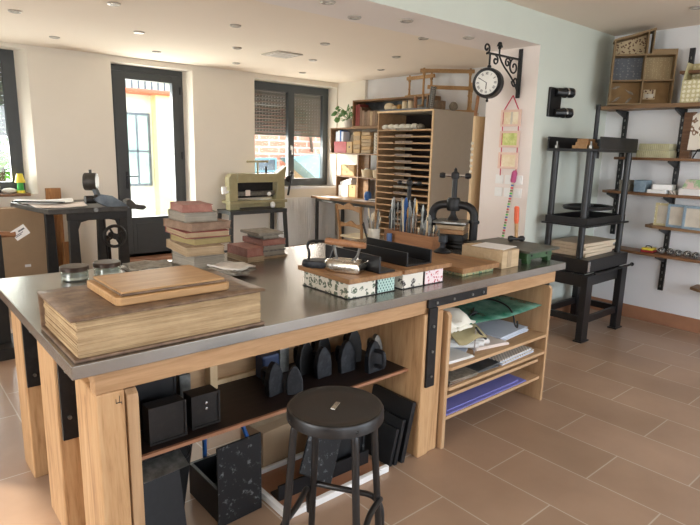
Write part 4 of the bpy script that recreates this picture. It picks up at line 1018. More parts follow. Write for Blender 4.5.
# roman numerals out of strokes
num = MB()
def stroke(mb, p, q, w, c, ang, y):
    def tr(a, z):
        ca, sa = math.cos(ang), math.sin(ang)
        return (c[0]+a*ca-z*sa, y, c[1]+a*sa+z*ca)
    mb.bar(tr(*p), tr(*q), w, .001, up=(0,1,0))
ROM = ['XII','I','II','III','IIII','V','VI','VII','VIII','IX','X','XI']
for side, y in ((1, cc[1]-.0467), (-1, cc[1]+.0467)):
    for k, t in enumerate(ROM):
        th = PI/2 - side*k*PI/6; R_ = .076
        c = (cc[0]+R_*math.cos(th), cc[2]+R_*math.sin(th)); ang = th-PI/2
        wd = {'I': .006, 'V': .012, 'X': .012}; tot = sum(wd[ch] for ch in t); x = -tot/2
        for ch in t:
            w = wd[ch]; m_ = x+w/2; h = .011
            if ch == 'I': stroke(num, (m_*side,-h),(m_*side,h), .0028, c, ang, y)
            elif ch == 'V': stroke(num, ((m_-.0045)*side,h),(m_*side,-h), .0026, c, ang, y); stroke(num, ((m_+.0045)*side,h),(m_*side,-h), .0018, c, ang, y)
            else: stroke(num, ((m_-.0045)*side,h),((m_+.0045)*side,-h), .0026, c, ang, y); stroke(num, ((m_+.0045)*side,h),((m_-.0045)*side,-h), .0018, c, ang, y)
            x += w
mk('numerals', num.rot(SW), M['iron'], dl, smooth=False)
for side, y in ((1, cc[1]-.048), (-1, cc[1]+.048)):
    for nm, ang, L, w in (('minute_hand', math.radians(150), .082, .005), ('hour_hand', math.radians(-92), .055, .007)):
        mk(nm, MB().bar((cc[0],y,cc[2]),(cc[0]+side*L*math.cos(ang),y,cc[2]+L*math.sin(ang)), w, .0012, up=(0,1,0)).rot(SW), M['iron'], dl, smooth=False)
mk('finial', MB().cyl((4.14,3.055,2.045),(4.14,3.055,2.07), .008).ball((4.14,3.055,2.045), .012), M['iron'], ck)

# pine panel standing behind the pillar
r = root('pine_panel', 'tall pale pine panel standing upright behind the pillar, next to the grey cabinet side', 'panel', (4.76, 3.56, 0))
mk('panel', B(4.585, 5.05, 3.50, 3.53, .001, 1.955), M['palez'], r, bev=.003, smooth=False)
mk('cross_batten', MB().box(4.62,5.02,3.53,3.56,.3,.4).box(4.62,5.02,3.53,3.56,1.5,1.6), M['palez'], r, smooth=False)
hk = MB()
for k in range(6): hk.lathe([(0,0),(.012,0),(.016,.012),(0,.02)], c=(4.585,3.515,1.42+.055*k), ax=(-1,0,0), n=10)
mk('peg', hk, M['cream'], r)
mk('wooden_strip', MB().bar((4.60,3.52,1.956),(4.66,3.52,2.40),.035,.012), M['boxwood'], label='thin reddish wooden strip standing on the pine panel behind the clock', cat='strip', smooth=False)

# wall spotlight (black twin)
r = root('wall_fixture', 'black twin-headed fixture with chrome rings on the wall above the tall press', 'wall fixture', (4.88, 2.87, 1.95))
mk('back_plate', MB().box(4.79,4.99,2.845,2.869,1.945,2.205), M['blkpaint'], r, bev=.006, smooth=False)
for z in (2.165, 1.985):
    h = mk('head', MB().lathe([(0,-.13),(.034,-.13),(.040,-.11),(.040,-.04),(.046,-.03),(.046,.05),(.038,.06),(0,.06)], c=(4.99,2.80,z), ax=(1,-.35,.02)), M['blkpaint'], r)
    mk('chrome_ring', MB().lathe([(.041,-.03),(.047,-.03),(.047,-.012),(.041,-.012)], c=(5.0,2.795,z), ax=(1,-.35,.02)).lathe([(.030,.0605),(.044,.0605),(.044,.066),(.030,.066)], c=(4.99,2.80,z), ax=(1,-.35,.02)), M['chrome'], h)
    mk('arm', MB().tube([(4.90,2.85,z),(4.93,2.81,z)], .014), M['chrome'], h)

# ------------------------------------------------------------------ tall press
tp = root('tall_press', 'tall black iron standing press with four posts by the right wall', 'press', (5.12, 2.56, 0))
mk('foot_block', MB().box(4.735,5.52,2.30,2.78,.585,.70), M['blkpaint'], tp, bev=.004, smooth=False)
mk('lower_apron', MB().box(4.755,5.50,2.325,2.345,.45,.56).box(4.755,5.50,2.735,2.755,.45,.56).box(4.755,4.775,2.345,2.735,.45,.56).box(5.48,5.50,2.345,2.735,.45,.56).box(4.80,5.46,2.36,2.72,.555,.585), M['blkpaint'], tp, bev=.003, smooth=False)
for x0, x1 in ((4.725,4.835),(5.40,5.51)):
    for y0, y1 in ((2.285,2.345),(2.70,2.76)):
        lg = mk('leg', MB().box(x0,x1,y0,y1,0.012,.56), M['blkpaint'], tp, bev=.004, smooth=False)
        mk('foot_plate', MB().box(x0-.015,x1+.015,y0-.012,y1+.012,0,.014), M['blkpaint'], lg, bev=.003, smooth=False)
mk('stretcher', MB().box(4.835,5.40,2.30,2.33,.115,.175).box(4.835,5.40,2.715,2.745,.115,.175).box(4.765,4.80,2.345,2.70,.115,.175).box(5.44,5.475,2.345,2.70,.115,.175), M['blkpaint'], tp, smooth=False)
mk('sliding_rod', MB().tube([(4.85,2.29,.57),(5.0,2.285,.565),(5.6,2.285,.575)], .012).ball((5.6,2.285,.575), .02), M['iron'], tp)
mk('latch', MB().box(4.738,4.752,2.285,2.30,.60,.69), M['chrome'], tp, smooth=False)
for x, y in ((4.80,2.42),(4.80,2.74),(5.44,2.37),(5.44,2.74)):
    po = mk('post', MB().cyl((x,y,.70),(x,y,1.645), .029, n=20), M['blkpaint'], tp)
    mk('nut', MB().cyl((x,y,1.664),(x,y,1.69), .020, n=6).cyl((x,y,1.69),(x,y,1.725), .010), M['greymetal'], po)
mk('top_tray', MB().box(4.74,5.50,2.325,2.80,1.638,1.662).box(4.775,5.50,2.325,2.337,1.662,1.765).box(5.488,5.50,2.337,2.80,1.662,1.765).box(4.74,5.488,2.788,2.80,1.662,1.765), M['blkpaint'], tp, bev=.002, smooth=False)
mk('platen_tray', MB().box(4.72,5.52,2.33,2.78,.985,1.0).box(4.75,5.50,2.36,2.372,1.0,1.06).box(4.75,5.50,2.748,2.76,1.0,1.06).box(4.75,4.762,2.372,2.748,1.0,1.06).box(5.488,5.50,2.372,2.748,1.0,1.06), M['blkpaint'], tp, smooth=False)
sc_ = mk('screw', MB().cyl((5.14,2.56,1.0),(5.14,2.56,2.06), .020, n=14).cyl((5.14,2.56,1.58),(5.14,2.56,1.637), .05), M['iron'], tp)
wh = MB().tube([(5.14+.265*math.cos(k*PI/24), 2.56+.19*math.sin(k*PI/24)*1.0, 1.13) for k in range(48)], .016, 8, closed=True)
for k in range(3):
    a = k*2*PI/3+.4
    wh.tube([(5.14,2.56,1.13),(5.14+.262*math.cos(a),2.56+.187*math.sin(a),1.13)], .011, 8)
wh.lathe([(0,-.025),(.04,-.025),(.04,.025),(0,.025)], c=(5.14,2.56,1.13))
mk('hand_wheel', wh, M['blkpaint'], sc_)
for k in range(4):
    mk('pressing_board', MB().ob((5.125+.012*(k%2), 2.56+.008*((k+1)%2), .7155+.0305*k), (.555+.03*(k%2), .325+.018*((k+1)%2), .0285), rz=(.03,-.025,.015,-.04)[k]), M['plypale'], bev=.004, smooth=False, label='pale plywood pressing board in the tall press, %s of four' % ('lowest','second from bottom','third from bottom','topmost')[k], cat='board', group='pressing boards in the tall press')
for k, (x, y, l, w, z, h, lb) in enumerate(((4.93,2.53,.30,.13,1.6625,.028,'long flat wooden block at the bottom of the tall press tray'),(4.97,2.55,.22,.11,1.691,.03,'middle wooden block in the tall press tray'),(5.0,2.57,.16,.10,1.7215,.03,'short topmost wooden block in the tall press tray'))):
    mk('wood_block', MB().ob((x,y,z+h/2),(l,w,h-.001), rz=.1), M['boardx'], bev=.002, smooth=False, label=lb, cat='block', group='wooden blocks in the press tray')

# ------------------------------------------------------------------ wall shelves at right
def upright(y, z0, z1, label):
    r = root('shelf_rail', label, 'rail', (5.935, y, z0), 0, 'black shelf rails on the right wall')
    mk('rail', MB().box(5.925,5.949,y-.022,y+.022,z0,z1), M['blkpaint'], r, smooth=False)
    sl = MB(); n = int((z1-z0)/.07)
    for k in range(n): sl.box(5.9235,5.9255,y-.005,y+.005,z0+.03+k*.07,z0+.055+k*.07)
    mk('slot', sl, M['greymetal'], r, smooth=False)
upright(2.12, .30, 2.60, 'longest black slotted rail carrying the wall shelves, right of the tall press')
upright(2.66, .80, 2.05, 'black slotted shelf rail behind the tall press')
def shelf(name, label, y0, y1, z, rails, x0=5.69, th=.026, mat='shelfy'):
    r = root(name, label, 'shelf', (5.82, (y0+y1)/2, z-th), 0, 'wooden wall shelves on black brackets')
    mk('board', MB().prism([(x0+.06,y1),(x0,y1-.09 if th < .03 else y1),(x0,y0),(5.924,y0),(5.924,y1)], 'z', z-th, z), M[mat], r, bev=.002, smooth=False)
    for y in rails:
        mk('bracket', MB().prism([(5.924,z-th-.001),(5.72,z-th-.001),(5.72,z-th-.016),(5.924,z-th-.075)], 'y', y-.009, y+.009), M['blkpaint'], r, smooth=False)
    return r
shelf('wall_shelf', 'topmost thick oak wall shelf carrying the house-shaped shelf unit', 1.35, 2.83, 2.09, (2.12, 2.66), th=.035, x0=5.66)
shelf('wall_shelf', 'second wall shelf from the top, with the ribbed box and easel board', 1.35, 2.65, 1.60, (2.12,), mat='walnuty')
shelf('wall_shelf', 'third wall shelf from the top, holding small boxes', 1.35, 2.73, 1.265, (2.12, 2.66), mat='walnuty')
shelf('wall_shelf', 'fourth wall shelf from the top, holding the three picture frames', 1.35, 2.27, .96, (2.12,))
shelf('wall_shelf', 'fifth wall shelf from the top, near the tall press foot, with patterned bundles', 1.35, 2.62, .69, (2.12,), mat='walnuty')
shelf('wall_shelf', 'lowest short wall shelf at the right edge of the photo', 1.35, 1.80, .425, (1.55,))
mk('wall_ledge', MB().box(5.80,5.949,1.6,2.158,2.36,2.385), M['walnuty'], bev=.002, smooth=False, label='short dark shelf high on the right wall behind the damask file box', cat='shelf')

# house-shaped shelf unit
h = root('shelf_unit', 'house-shaped open wooden shelf unit with patterned back panels on the top wall shelf', 'shelf unit', (5.8, 2.48, 2.09))
PRE = Matrix.Translation((5.79,2.19,0)) @ Matrix.Rotation(math.radians(30),4,'Z') @ Matrix.Diagonal((.85,.86,1,1)) @ Matrix.Translation((-5.71,-2.165,0))     # the unit stands askew in the corner
X0, X1 = 5.71, 5.895; zb_ = 2.091
mk('side_board', B(X0,X1,2.775,2.79,zb_,2.69), M['kraft_shaded'], h, smooth=False)
mk('side_board', B(X0,X1,2.165,2.18,zb_,2.56), M['kraft_shaded'], h, smooth=False)
mk('roof_board', MB().prism([(2.80,2.665),(2.80,2.685),(2.395,2.775),(2.395,2.755)], 'x', X0-.005, X1), M['kraft_shaded'], h, smooth=False)
mk('gable_post', MB().box(X0,X1,2.40,2.412,2.55,2.755).box(X0,X1,2.455,2.467,2.55,2.742), M['kraft_shaded'], h, smooth=False)
mk('shelf', MB().box(X0,X1,2.18,2.775,zb_,zb_+.012).box(X0,X1,2.18,2.775,2.305,2.317).box(X0,X1,2.18,2.775,2.535,2.55), M['kraft_shaded'], h, smooth=False)
mk('roof_strip', B(X0-.001,X1,2.165,2.40,2.54,2.585), M['kraft_shaded'], h, smooth=False)
mk('divider', MB().box(X0,X1,2.462,2.474,zb_+.012,2.535), M['kraft_shaded'], h, smooth=False)
xb = X1-.012
for y0, y1, z0, z1, mt, lb in ((2.474,2.775,2.317,2.535,'bluepat','slate blue patterned back panel'),(2.18,2.462,2.317,2.535,'beigepat','beige patterned back panel'),(2.474,2.775,zb_+.012,2.305,'birdpaper','brown back panel with grey birds'),(2.18,2.462,zb_+.012,2.305,'birdpaper','brown back panel with small pale picture')):
    p = mk('back_panel', B(xb,X1-.002,y0,y1,z0,z1), M[mt], h, smooth=False, label=lb)
    if 'birds' in lb:
        for y, z, a in ((2.72,2.26,.2),(2.57,2.215,-.5),(2.70,2.15,.5),(2.58,2.135,.7)):
            ca, sa = math.cos(a), math.sin(a)
            pr = [(.05,.0),(.03,.012),(.0,.014),(-.03,.004),(-.065,.004),(-.03,-.006),(.0,-.012),(.03,-.004)]
            mk('bird_print', MB().prism([(y-u*ca+w_*sa, z+u*sa+w_*ca) for u, w_ in pr], 'x', xb-.002, xb-.0002), M['bird'], p, smooth=False)
    if 'picture' in lb:
        mk('picture_print', MB().box(xb-.002,xb-.0002,2.31,2.43,2.15,2.24), M['flowerpat'], p, smooth=False)
        mk('picture_ground', MB().box(xb-.0026,xb-.002,2.325,2.415,2.165,2.2), M['cream'], p, smooth=False)
p = mk('back_panel', MB().prism([(2.467,2.55),(2.775,2.55),(2.775,2.67),(2.467,2.738)], 'x', xb, X1-.002), M['flowerpat'], h, smooth=False, label='brown floral gable panel')

PRE = None
# file box on the top shelf
r = root('file_box', 'gold damask magazine file at the right end of the top wall shelf', 'box', (5.8, 2.04, 2.09))
zz = 2.091
mk('body', MB().prism([(5.72,zz),(5.72,zz+.20),(5.78,zz+.36),(5.90,zz+.36),(5.90,zz)], 'y', 2.085, 2.092).prism([(5.72,zz),(5.72,zz+.20),(5.78,zz+.36),(5.90,zz+.36),(5.90,zz)], 'y', 1.945, 1.952).box(5.893,5.90,1.952,2.085,zz,zz+.36).box(5.72,5.893,1.952,2.085,zz,zz+.006), M['damask'], r, smooth=False)
mk('front_panel', B(5.712,5.72,1.94,2.092,zz,zz+.20), M['damask'], r, smooth=False)
# second shelf
r = root('ribbed_box', 'pale greenish ribbed box pile at the left of the second wall shelf', 'box', (5.8, 2.27, 1.60))
rbm = plain('ribbed_pale_green', S(188,184,150), .7)
for k in range(2):
    mb = MB().box(5.71+.01*k,5.89,2.12+.012*k,2.42-.02*k,1.601+.07*k,1.668+.062*k)
    for q in range(16): mb.box(5.705+.01*k,5.712+.01*k,2.13+q*.0175,2.139+q*.0175,1.603+.07*k,1.664+.06*k)
    mk('box_layer', mb, rbm, r, smooth=False)
r = root('easel_board', 'white board printed with brown motifs on a black easel on the second shelf', 'board', (5.8, 1.83, 1.60))
mk('board', MB().ob((5.80,1.79,1.84),(.02,.41,.33), ry=.12), M['iconpaper'], r, smooth=False)
mk('easel', MB().tube([(5.74,1.93,1.602),(5.75,1.90,1.68),(5.765,1.88,1.68)], .006).tube([(5.74,1.86,1.602),(5.75,1.87,1.68)], .006).tube([(5.74,1.70,1.602),(5.75,1.71,1.68)], .006).tube([(5.745,1.95,1.668),(5.745,1.62,1.668)], .006).tube([(5.88,1.79,1.602),(5.82,1.79,1.95)], .006), M['iron'], r)
mk('plank', MB().box(5.87,5.90,1.995,2.09,1.67,2.02), M['walnuty'], smooth=False, label='dark brown plank standing beside the easel board on the second shelf', cat='plank')
mk('wood_block', MB().box(5.86,5.915,2.0,2.085,1.601,1.669), M['walnuty'], smooth=False, label='low brown block under the dark plank on the second shelf', cat='block')
# third shelf
def small_box(name, label, y0, y1, h, mat, z=1.266, x0=5.73, x1=5.87, lid=True):
    r = root(name, label, 'box', ((x0+x1)/2, (y0+y1)/2, z))
    mk('body', B(x0+.003,x1-.003,y0+.003,y1-.003,z+.001,z+h*.9), M[mat], r, bev=.002, smooth=False)
    mk('lid', B(x0,x1,y0,y1,z+h*.62,z+h), M[mat], r, bev=.002, smooth=False)
    return r
small_box('paper_cube', 'pale grey paper cube box at the left of the third shelf', 2.46, 2.56, .11, 'greycloth')
small_box('paper_box', 'blue-grey patterned box next to the pale cube on the third shelf', 2.30, 2.415, .115, 'bluegreen')
mk('white_box', MB().box(5.72,5.88,2.11,2.28,1.2665,1.30), M['white'], bev=.002, smooth=False, label='lower of two flat white boxes on the third shelf', cat='box')
mk('white_box', MB().ob((5.80,2.16,1.327),(.15,.17,.05), rz=.15), M['white'], bev=.002, smooth=False, label='upper of two flat white boxes on the third shelf', cat='box')
mk('label_block', MB().box(5.75,5.86,2.03,2.09,1.2665,1.30), M['greystripe'], bev=.002, smooth=False, label='small grey printed block between white and green boxes on the third shelf', cat='block')
r = root('stationery_box', 'pink and green patterned paper boxes at the right of the third shelf', 'box', (5.8, 1.87, 1.266))
mk('box_layer', B(5.72,5.89,1.74,2.0,1.267,1.325), M['paper'], r, bev=.002, smooth=False)
mk('box_layer', MB().prism([(1.72,1.3255),(1.985,1.3255),(1.955,1.41),(1.75,1.41)], 'x', 5.74, 5.88), M['pinkgreen'], r, smooth=False)
# fourth shelf picture frames
for k, (y0, y1, mt, lb) in enumerate(((2.055,2.20,'damask','small standing picture frame with gold patterned edge, left of the three'),(1.92,2.075,'bluegreen','standing picture frame with blue-grey edge, middle of the three'),(1.75,1.925,'bluegreen','standing picture frame with blue edge, right of the three'))):
    x = 5.76 - .035*k
    r = root('picture_frame', lb, 'picture frame', (x, (y0+y1)/2, .96), 0, 'standing picture frames on the fourth shelf')
    zf = .961
    f = mk('frame', MB().box(x,x+.03,y0,y0+.02,zf,zf+.215).box(x,x+.03,y1-.02,y1,zf,zf+.215).box(x,x+.03,y0+.02,y1-.02,zf,zf+.022).box(x,x+.03,y0+.02,y1-.02,zf+.193,zf+.215), M[mt], r, bev=.002, smooth=False)
    mk('mount', B(x+.012,x+.02,y0+.018,y1-.018,zf+.02,zf+.195), M['cream'], r, smooth=False)
# fifth shelf
r = root('yarn_pile', 'small red and yellow bundle on the fifth shelf beside the rail', 'bundle', (5.78, 2.21, .69))
mk('lower', MB().box(5.72,5.84,2.16,2.27,.691,.712), M['red'], r, bev=.004, smooth=False); mk('middle', MB().box(5.725,5.835,2.165,2.265,.7125,.733), M['yellow'], r, bev=.004, smooth=False)
mk('strap', MB().tube([(5.76,2.24,.733),(5.76,2.235,.752),(5.76,2.19,.752),(5.76,2.185,.733)], .005, smooth=1), M['iron'], r)
for k in range(7):
    y = 2.10 - k*.075
    mk('patterned_roll', MB().ball((5.78+.012*(k%2),y,.722), .034, (1.2,1.0,.9), jit=.06), M['tweed'], label='black and white patterned fabric ball, %s in the row on the fifth shelf' % ('first','second','third','fourth','fifth','sixth','seventh')[k], cat='ball', group='black and white fabric balls')

# ------------------------------------------------------------------ back left: board shear
ms = root('board_shear', 'old grey-brown board shear machine with curved blade arm left of the glazed door', 'cutting machine', (1.6, 6.4, 0))
mk('table', MB().prism([(1.285,5.90),(2.03,5.90),(2.0,6.85),(1.13,6.85)], 'z', .925, .975), M['machine'], ms, bev=.006, smooth=False)
mk('front_beam', MB().box(1.46,2.03,5.93,5.99,.85,.925), M['machblk'], ms, bev=.004, smooth=False)
for x, y in ((1.47,5.94),(1.95,5.94),(1.42,6.66),(1.97,6.72)):
    mk('leg', MB().prism([(x-.02,0),(x+.095,0),(x+.08,.85),(x,.85)], 'y', y, y+.07), M['machblk'], ms, bev=.005, smooth=False)
mk('corner_brace', MB().prism([(1.55,.85),(1.66,.85),(1.58,.83),(1.553,.76)], 'y', 5.95, 5.99).prism([(1.95,.85),(1.84,.85),(1.92,.83),(1.948,.76)], 'y', 5.95, 5.99), M['machblk'], ms, smooth=False)
mk('base_rail', MB().box(1.44,1.50,6.0,6.70,.05,.12).box(1.98,2.04,6.0,6.75,.05,.12).box(1.42,2.04,6.68,6.74,.05,.12), M['machblk'], ms, bev=.003, smooth=False)
mk('rear_beam', B(1.42,2.05,6.66,6.72,.85,.925), M['machblk'], ms, smooth=False)
mk('treadle_rod', MB().cyl((1.93,6.3,.10),(1.90,6.3,.92),.010).cyl((1.96,6.35,.2),(1.95,6.35,.62),.022), M['iron'], ms)
mk('blade_arm', MB().prism([(1.70,1.06),(1.78,1.105),(1.89,1.085),(2.02,.995),(2.06,.955),(2.04,.95),(1.82,.978),(1.74,1.02)], 'y', 5.92, 5.96), M['bluegrey'], ms, bev=.006, smooth=False)
mk('arm_neck', MB().tube([(1.72,6.02,1.22),(1.75,5.98,1.13),(1.76,5.95,1.07)], .030), M['bluegrey'], ms)
mk('counterweight', MB().lathe([(0,-.06),(.082,-.06),(.088,-.05),(.088,.05),(.082,.06),(0,.06)], c=(1.72,6.03,1.225), ax=(.76,-.42,0), n=32).cyl((1.72,6.03,1.31),(1.72,6.03,1.345),.014), M['machine'], ms)
mk('pivot', MB().lathe([(0,-.05),(.04,-.05),(.04,.05),(0,.05)], c=(1.69,5.98,1.05), ax=(1,0,0)).ball((1.74,5.95,1.075), .03), M['machblk'], ms)
wl = MB().tube([(1.85+.105*math.cos(k*PI/16), 5.80, .69+.105*math.sin(k*PI/16)) for k in range(32)], .016, 8, closed=True)
for k in range(4): wl.tube([(1.85,5.80,.69),(1.85+.10*math.cos(k*PI/2+.5),5.80,.69+.10*math.sin(k*PI/2+.5))], .010, 6)
wl.lathe([(0,-.03),(.03,-.03),(.03,.12),(0,.12)], c=(1.85,5.80,.69), ax=(0,1,0))
mk('hand_wheel', wl, M['machblk'], ms)
mk('side_bracket', MB().prism([(2.03,.95),(2.03,1.03),(2.07,1.05),(2.13,.99),(2.22,.975),(2.24,.95),(2.20,.925)], 'y', 5.93, 6.05), M['machine'], ms, bev=.006, smooth=False)
mk('clamp_knob', MB().lathe([(0,0),(.022,0),(.022,.02),(0,.02)], c=(1.71,5.899,.955), ax=(0,-1,0)), M['greymetal'], ms)
for k, (pts, mt, lb) in enumerate(((((1.20,6.0),(1.66,5.98),(1.74,6.4),(1.22,6.6)),'paperpink','large pinkish paper sheet on the board shear table'),(((1.15,6.35),(1.62,6.3),(1.72,6.75),(1.17,6.82)),'paper','large white paper sheet at the back of the board shear table'))):
    a, b_, c, d = [Vector((p[0], p[1], .978+.013*k)) for p in pts]
    g = [[(a*(1-u)+b_*u)*(1-w)+(d*(1-u)+c*u)*w + Vector((0,0,.012*abs(u-.5)**2*4+.002)) for w in [j/6 for j in range(7)]] for u in [i/8 for i in range(9)]]
    mk('paper_sheet', MB().sheet(g), M[mt], solid=.003, label=lb, cat='paper')
mk('ruler', MB().ob((1.30,6.35,1.012),(.05,.5,.012), rz=.9), M['iron'], smooth=False, label='dark flat ruler lying on the papers of the board shear', cat='ruler')
# cardboard and acacia panels behind it
r = root('carton', 'large flat brown carton leaning on the back wall left of the board shear', 'carton', (1.2, 7.0, 0))
mk('carton_body', MB().box(.55,1.47,6.98,7.17,.001,.895), M['cardb'], r, bev=.004, smooth=False)
mk('sticker', MB().box(1.24,1.30,6.976,6.979,.235,.265), M['paper'], r, smooth=False)
mk('edge_board', MB().box(1.485,1.53,6.97,7.2,.001,.90), M['shelfy'], smooth=False, label='narrow brown board standing on edge at the right of the large carton', cat='board')
mk('acacia_panel', MB().box(1.54,1.70,7.13,7.16,.001,1.09), M['acacia'], bev=.002, smooth=False, label='striped brown and blond wood panel on the back wall behind the board shear', cat='panel')
mk('acacia_panel', MB().box(1.66,1.80,7.06,7.085,.001,.47), M['acacia'], bev=.002, smooth=False, label='lower striped wood offcut standing in front of the taller striped panel', cat='panel')
# left edge: dark stand with wooden handle and tag
r = root('machine_stand', 'black machine stand with wooden handle at the left edge of the photo', 'machine', (.55, 5.0, 0))
mk('post', MB().box(.60,.74,4.95,5.03,0,.90), M['machblk'], r, bev=.005, smooth=False)
mk('base', MB().box(.45,.80,4.8,5.2,0,.04), M['machblk'], r, bev=.004, smooth=False)
mk('head', MB().box(.50,.70,4.93,5.05,.90,.97), M['greymetal'], r, bev=.01, smooth=False)
mk('handle', MB().lathe([(0,0),(.02,0),(.026,.05),(.022,.13),(.028,.16),(0,.17)], c=(.68,5.0,.90), ax=(1,0,-.05)), M['boxwood'], r)
t = root('hang_tag', 'white paper tag with printed lines hanging off the handle at the left edge', 'tag', (.86, 4.98, .85))
mk('card', MB().ob((.875,4.985,.905),(.11,.002,.085), ry=-.55), M['paper'], t, smooth=False)
mk('printed_line', MB().ob((.882,4.983,.925),(.05,.001,.012), ry=-.55).ob((.868,4.983,.895),(.06,.001,.005), ry=-.55).ob((.862,4.983,.880),(.05,.001,.005), ry=-.55), M['bluepat'], t, smooth=False)
# sill things
r = root('toy_lamp', 'small yellow and green toy lamp on the left window board', 'lamp', (1.33, 7.33, 1.03))
mk('base', MB().lathe([(0,0),(.045,0),(.04,.03),(.0,.03)], c=(1.33,7.33,1.0305)), M['yellow'], r)
mk('stem', MB().lathe([(0,0),(.035,0),(.03,.09),(0,.09)], c=(1.33,7.33,1.0605)), M['gplastic'], r)
mk('lamp_shade', MB().lathe([(.05,0),(.055,.0),(.03,.10),(0,.10)], c=(1.33,7.33,1.148)), M['yellow'], r)
for k, (x, y, s_, lb) in enumerate(((.98,7.36,.12,'crumpled white cloth on the left window board, farther from the toy lamp'),(1.215,7.33,.06,'smaller crumpled white cloth on the left window board beside the toy lamp'))):
    mk('crumpled_cloth', MB().ball((x,y,1.03+s_*.48), s_, (1.3,.8,.5), 24, .07), M['linen'], label=lb, cat='cloth')

# ------------------------------------------------------------------ guillotine on steel table
gt = root('steel_table', 'dark steel table with splayed legs carrying the olive cutter', 'table', (4.15, 7.0, 0))
mk('top_frame', MB().box(3.70,4.62,6.80,6.85,.695,.745).box(3.70,4.62,7.13,7.18,.695,.745).box(3.70,3.75,6.85,7.13,.695,.745).box(4.57,4.62,6.85,7.13,.695,.745), M['frame'], gt, smooth=False)
mk('shelf_plate', B(3.75,4.57,6.85,7.13,.725,.742), M['bluegrey'], gt, smooth=False)
for x, y, dx, dy in ((3.725,6.825,-.03,-.03),(4.595,6.825,.03,-.03),(3.725,7.155,-.03,.02),(4.595,7.155,.0,.02)):
    mk('leg', MB().bar((x,y,.695),(x+dx,y+dy,0),.045), M['frame'], gt, smooth=False)
mk('stretcher', MB().bar((3.70,7.165,.13),(4.60,7.165,.13),.03), M['frame'], gt, smooth=False)
gz = .7455
gu = root('paper_guillotine', 'olive green cast iron bookbinder cutter with T-handle on the steel table', 'guillotine', (4.23, 7.0, gz))
mk('side_frame', MB().prism([(3.76,gz),(3.75,gz+.45),(3.80,gz+.50),(3.89,gz+.50),(3.89,gz+.12),(3.92,gz)], 'y', 6.92, 7.05), M['olive'], gu, bev=.012, smooth=False)
mk('side_frame', MB().prism([(4.67,gz),(4.66,gz+.40),(4.70,gz+.61),(4.65,gz+.58),(4.54,gz+.50),(4.51,gz+.12),(4.48,gz)], 'y', 6.92, 7.05), M['olive'], gu, bev=.012, smooth=False)
mk('head_beam', MB().box(3.87,4.56,6.90,7.06,gz+.375,gz+.50), M['olive'], gu, bev=.01, smooth=False)
mk('bed', MB().box(3.74,4.68,6.88,7.12,gz+.085,gz+.125).box(3.85,4.60,6.95,7.05,gz+.03,gz+.085), M['olive'], gu, bev=.006, smooth=False)
mk('clamp_beam', MB().box(3.895,4.505,6.95,7.0,gz+.19,gz+.25), M['greymetal'], gu, smooth=False)
mk('blade', MB().box(3.895,4.505,7.005,7.02,gz+.16,gz+.37), M['iron'], gu, smooth=False)
mk('clamp_screw', MB().cyl((4.24,6.98,gz+.50),(4.24,6.98,gz+.66),.016).lathe([(0,0),(.03,0),(.03,.03),(0,.03)], c=(4.24,6.98,gz+.65)).cyl((4.08,6.98,gz+.665),(4.40,6.98,gz+.665),.013).ball((4.08,6.98,gz+.665),.018).ball((4.40,6.98,gz+.665),.018), M['olive'], gu)
mk('stop_rod', MB().cyl((4.38,6.98,gz+.50),(4.38,6.98,gz+.60),.016), M['iron'], gu)
mk('lever', MB().tube([(4.71,6.91,gz+.18),(4.735,6.89,gz+.36),(4.745,6.87,gz+.50)], .016).ball((4.745,6.87,gz+.51),.025).lathe([(0,0),(.05,0),(.05,.02),(0,.02)], c=(4.71,6.90,gz+.42), ax=(0,-1,0)), M['iron'], gu)
mk('crank', MB().cyl((3.80,6.96,gz+.26),(3.66,6.93,gz+.24),.015).lathe([(0,0),(.035,0),(.04,.09),(0,.09)], c=(3.68,6.93,gz+.235)), M['white'], gu)
mk('label_plate', MB().box(4.02,4.09,6.935,6.949,gz+.19,gz+.27), M['paperpink'], gu, smooth=False)
mk('gauge_knob', MB().ball((4.40,6.93,gz+.21),.03).ball((4.42,6.87,gz+.055),.04,(1,1,1.2)).cyl((4.42,6.88,gz+.05),(4.42,6.95,gz+.1),.015), M['white'], gu)

# ------------------------------------------------------------------ desk corner
dk = root('desk', 'wooden desk with dark steel frame along the far right wall', 'desk', (5.6, 6.4, 0))
mk('desk_top', MB().box(5.27,5.89,5.475,7.10,.855,.888), M['shelfy'], dk, bev=.003, smooth=False)
mk('frame', MB().box(5.30,5.34,5.49,7.02,.815,.855).box(5.30,5.86,6.98,7.02,.815,.855), M['frame'], dk, smooth=False)
for x, y in ((5.30,6.98),(5.82,6.98),(5.30,5.49)):
    mk('leg', B(x,x+.04,y,y+.04,0,.815), M['frame'], dk, smooth=False)
mk('foot_rail', B(5.34,5.82,6.985,7.015,.05,.09), M['frame'], dk, smooth=False)
mk('paper_sheet', MB().ob((5.40,6.75,.8895),(.16,.28,.002), rz=.2), M['paper'], smooth=False, label='white paper lying at the window end of the desk', cat='paper')
mk('paper_sheet', MB().ob((5.42,6.05,.8895),(.18,.3,.002), rz=-.1), M['paperpink'], smooth=False, label='pale paper lying on the desk in front of the small boxes', cat='paper')
M['chairwood'] = wood('chair_wood', S(134,98,62), S(170,130,88), 'z', 1, .45)
c = root('wooden_chair', 'brown ladder-back wooden chair pushed up to the desk', 'chair', (4.9, 5.75, 0))
for y, z1 in ((5.90,.88),(5.46,.88)):
    mk('back_post', MB().tube([(4.92,y,0),(4.90,y,.45),(4.84,y+(.03 if y > 5.8 else -.02),z1)], .022, 10, smooth=1), M['chairwood'], c)
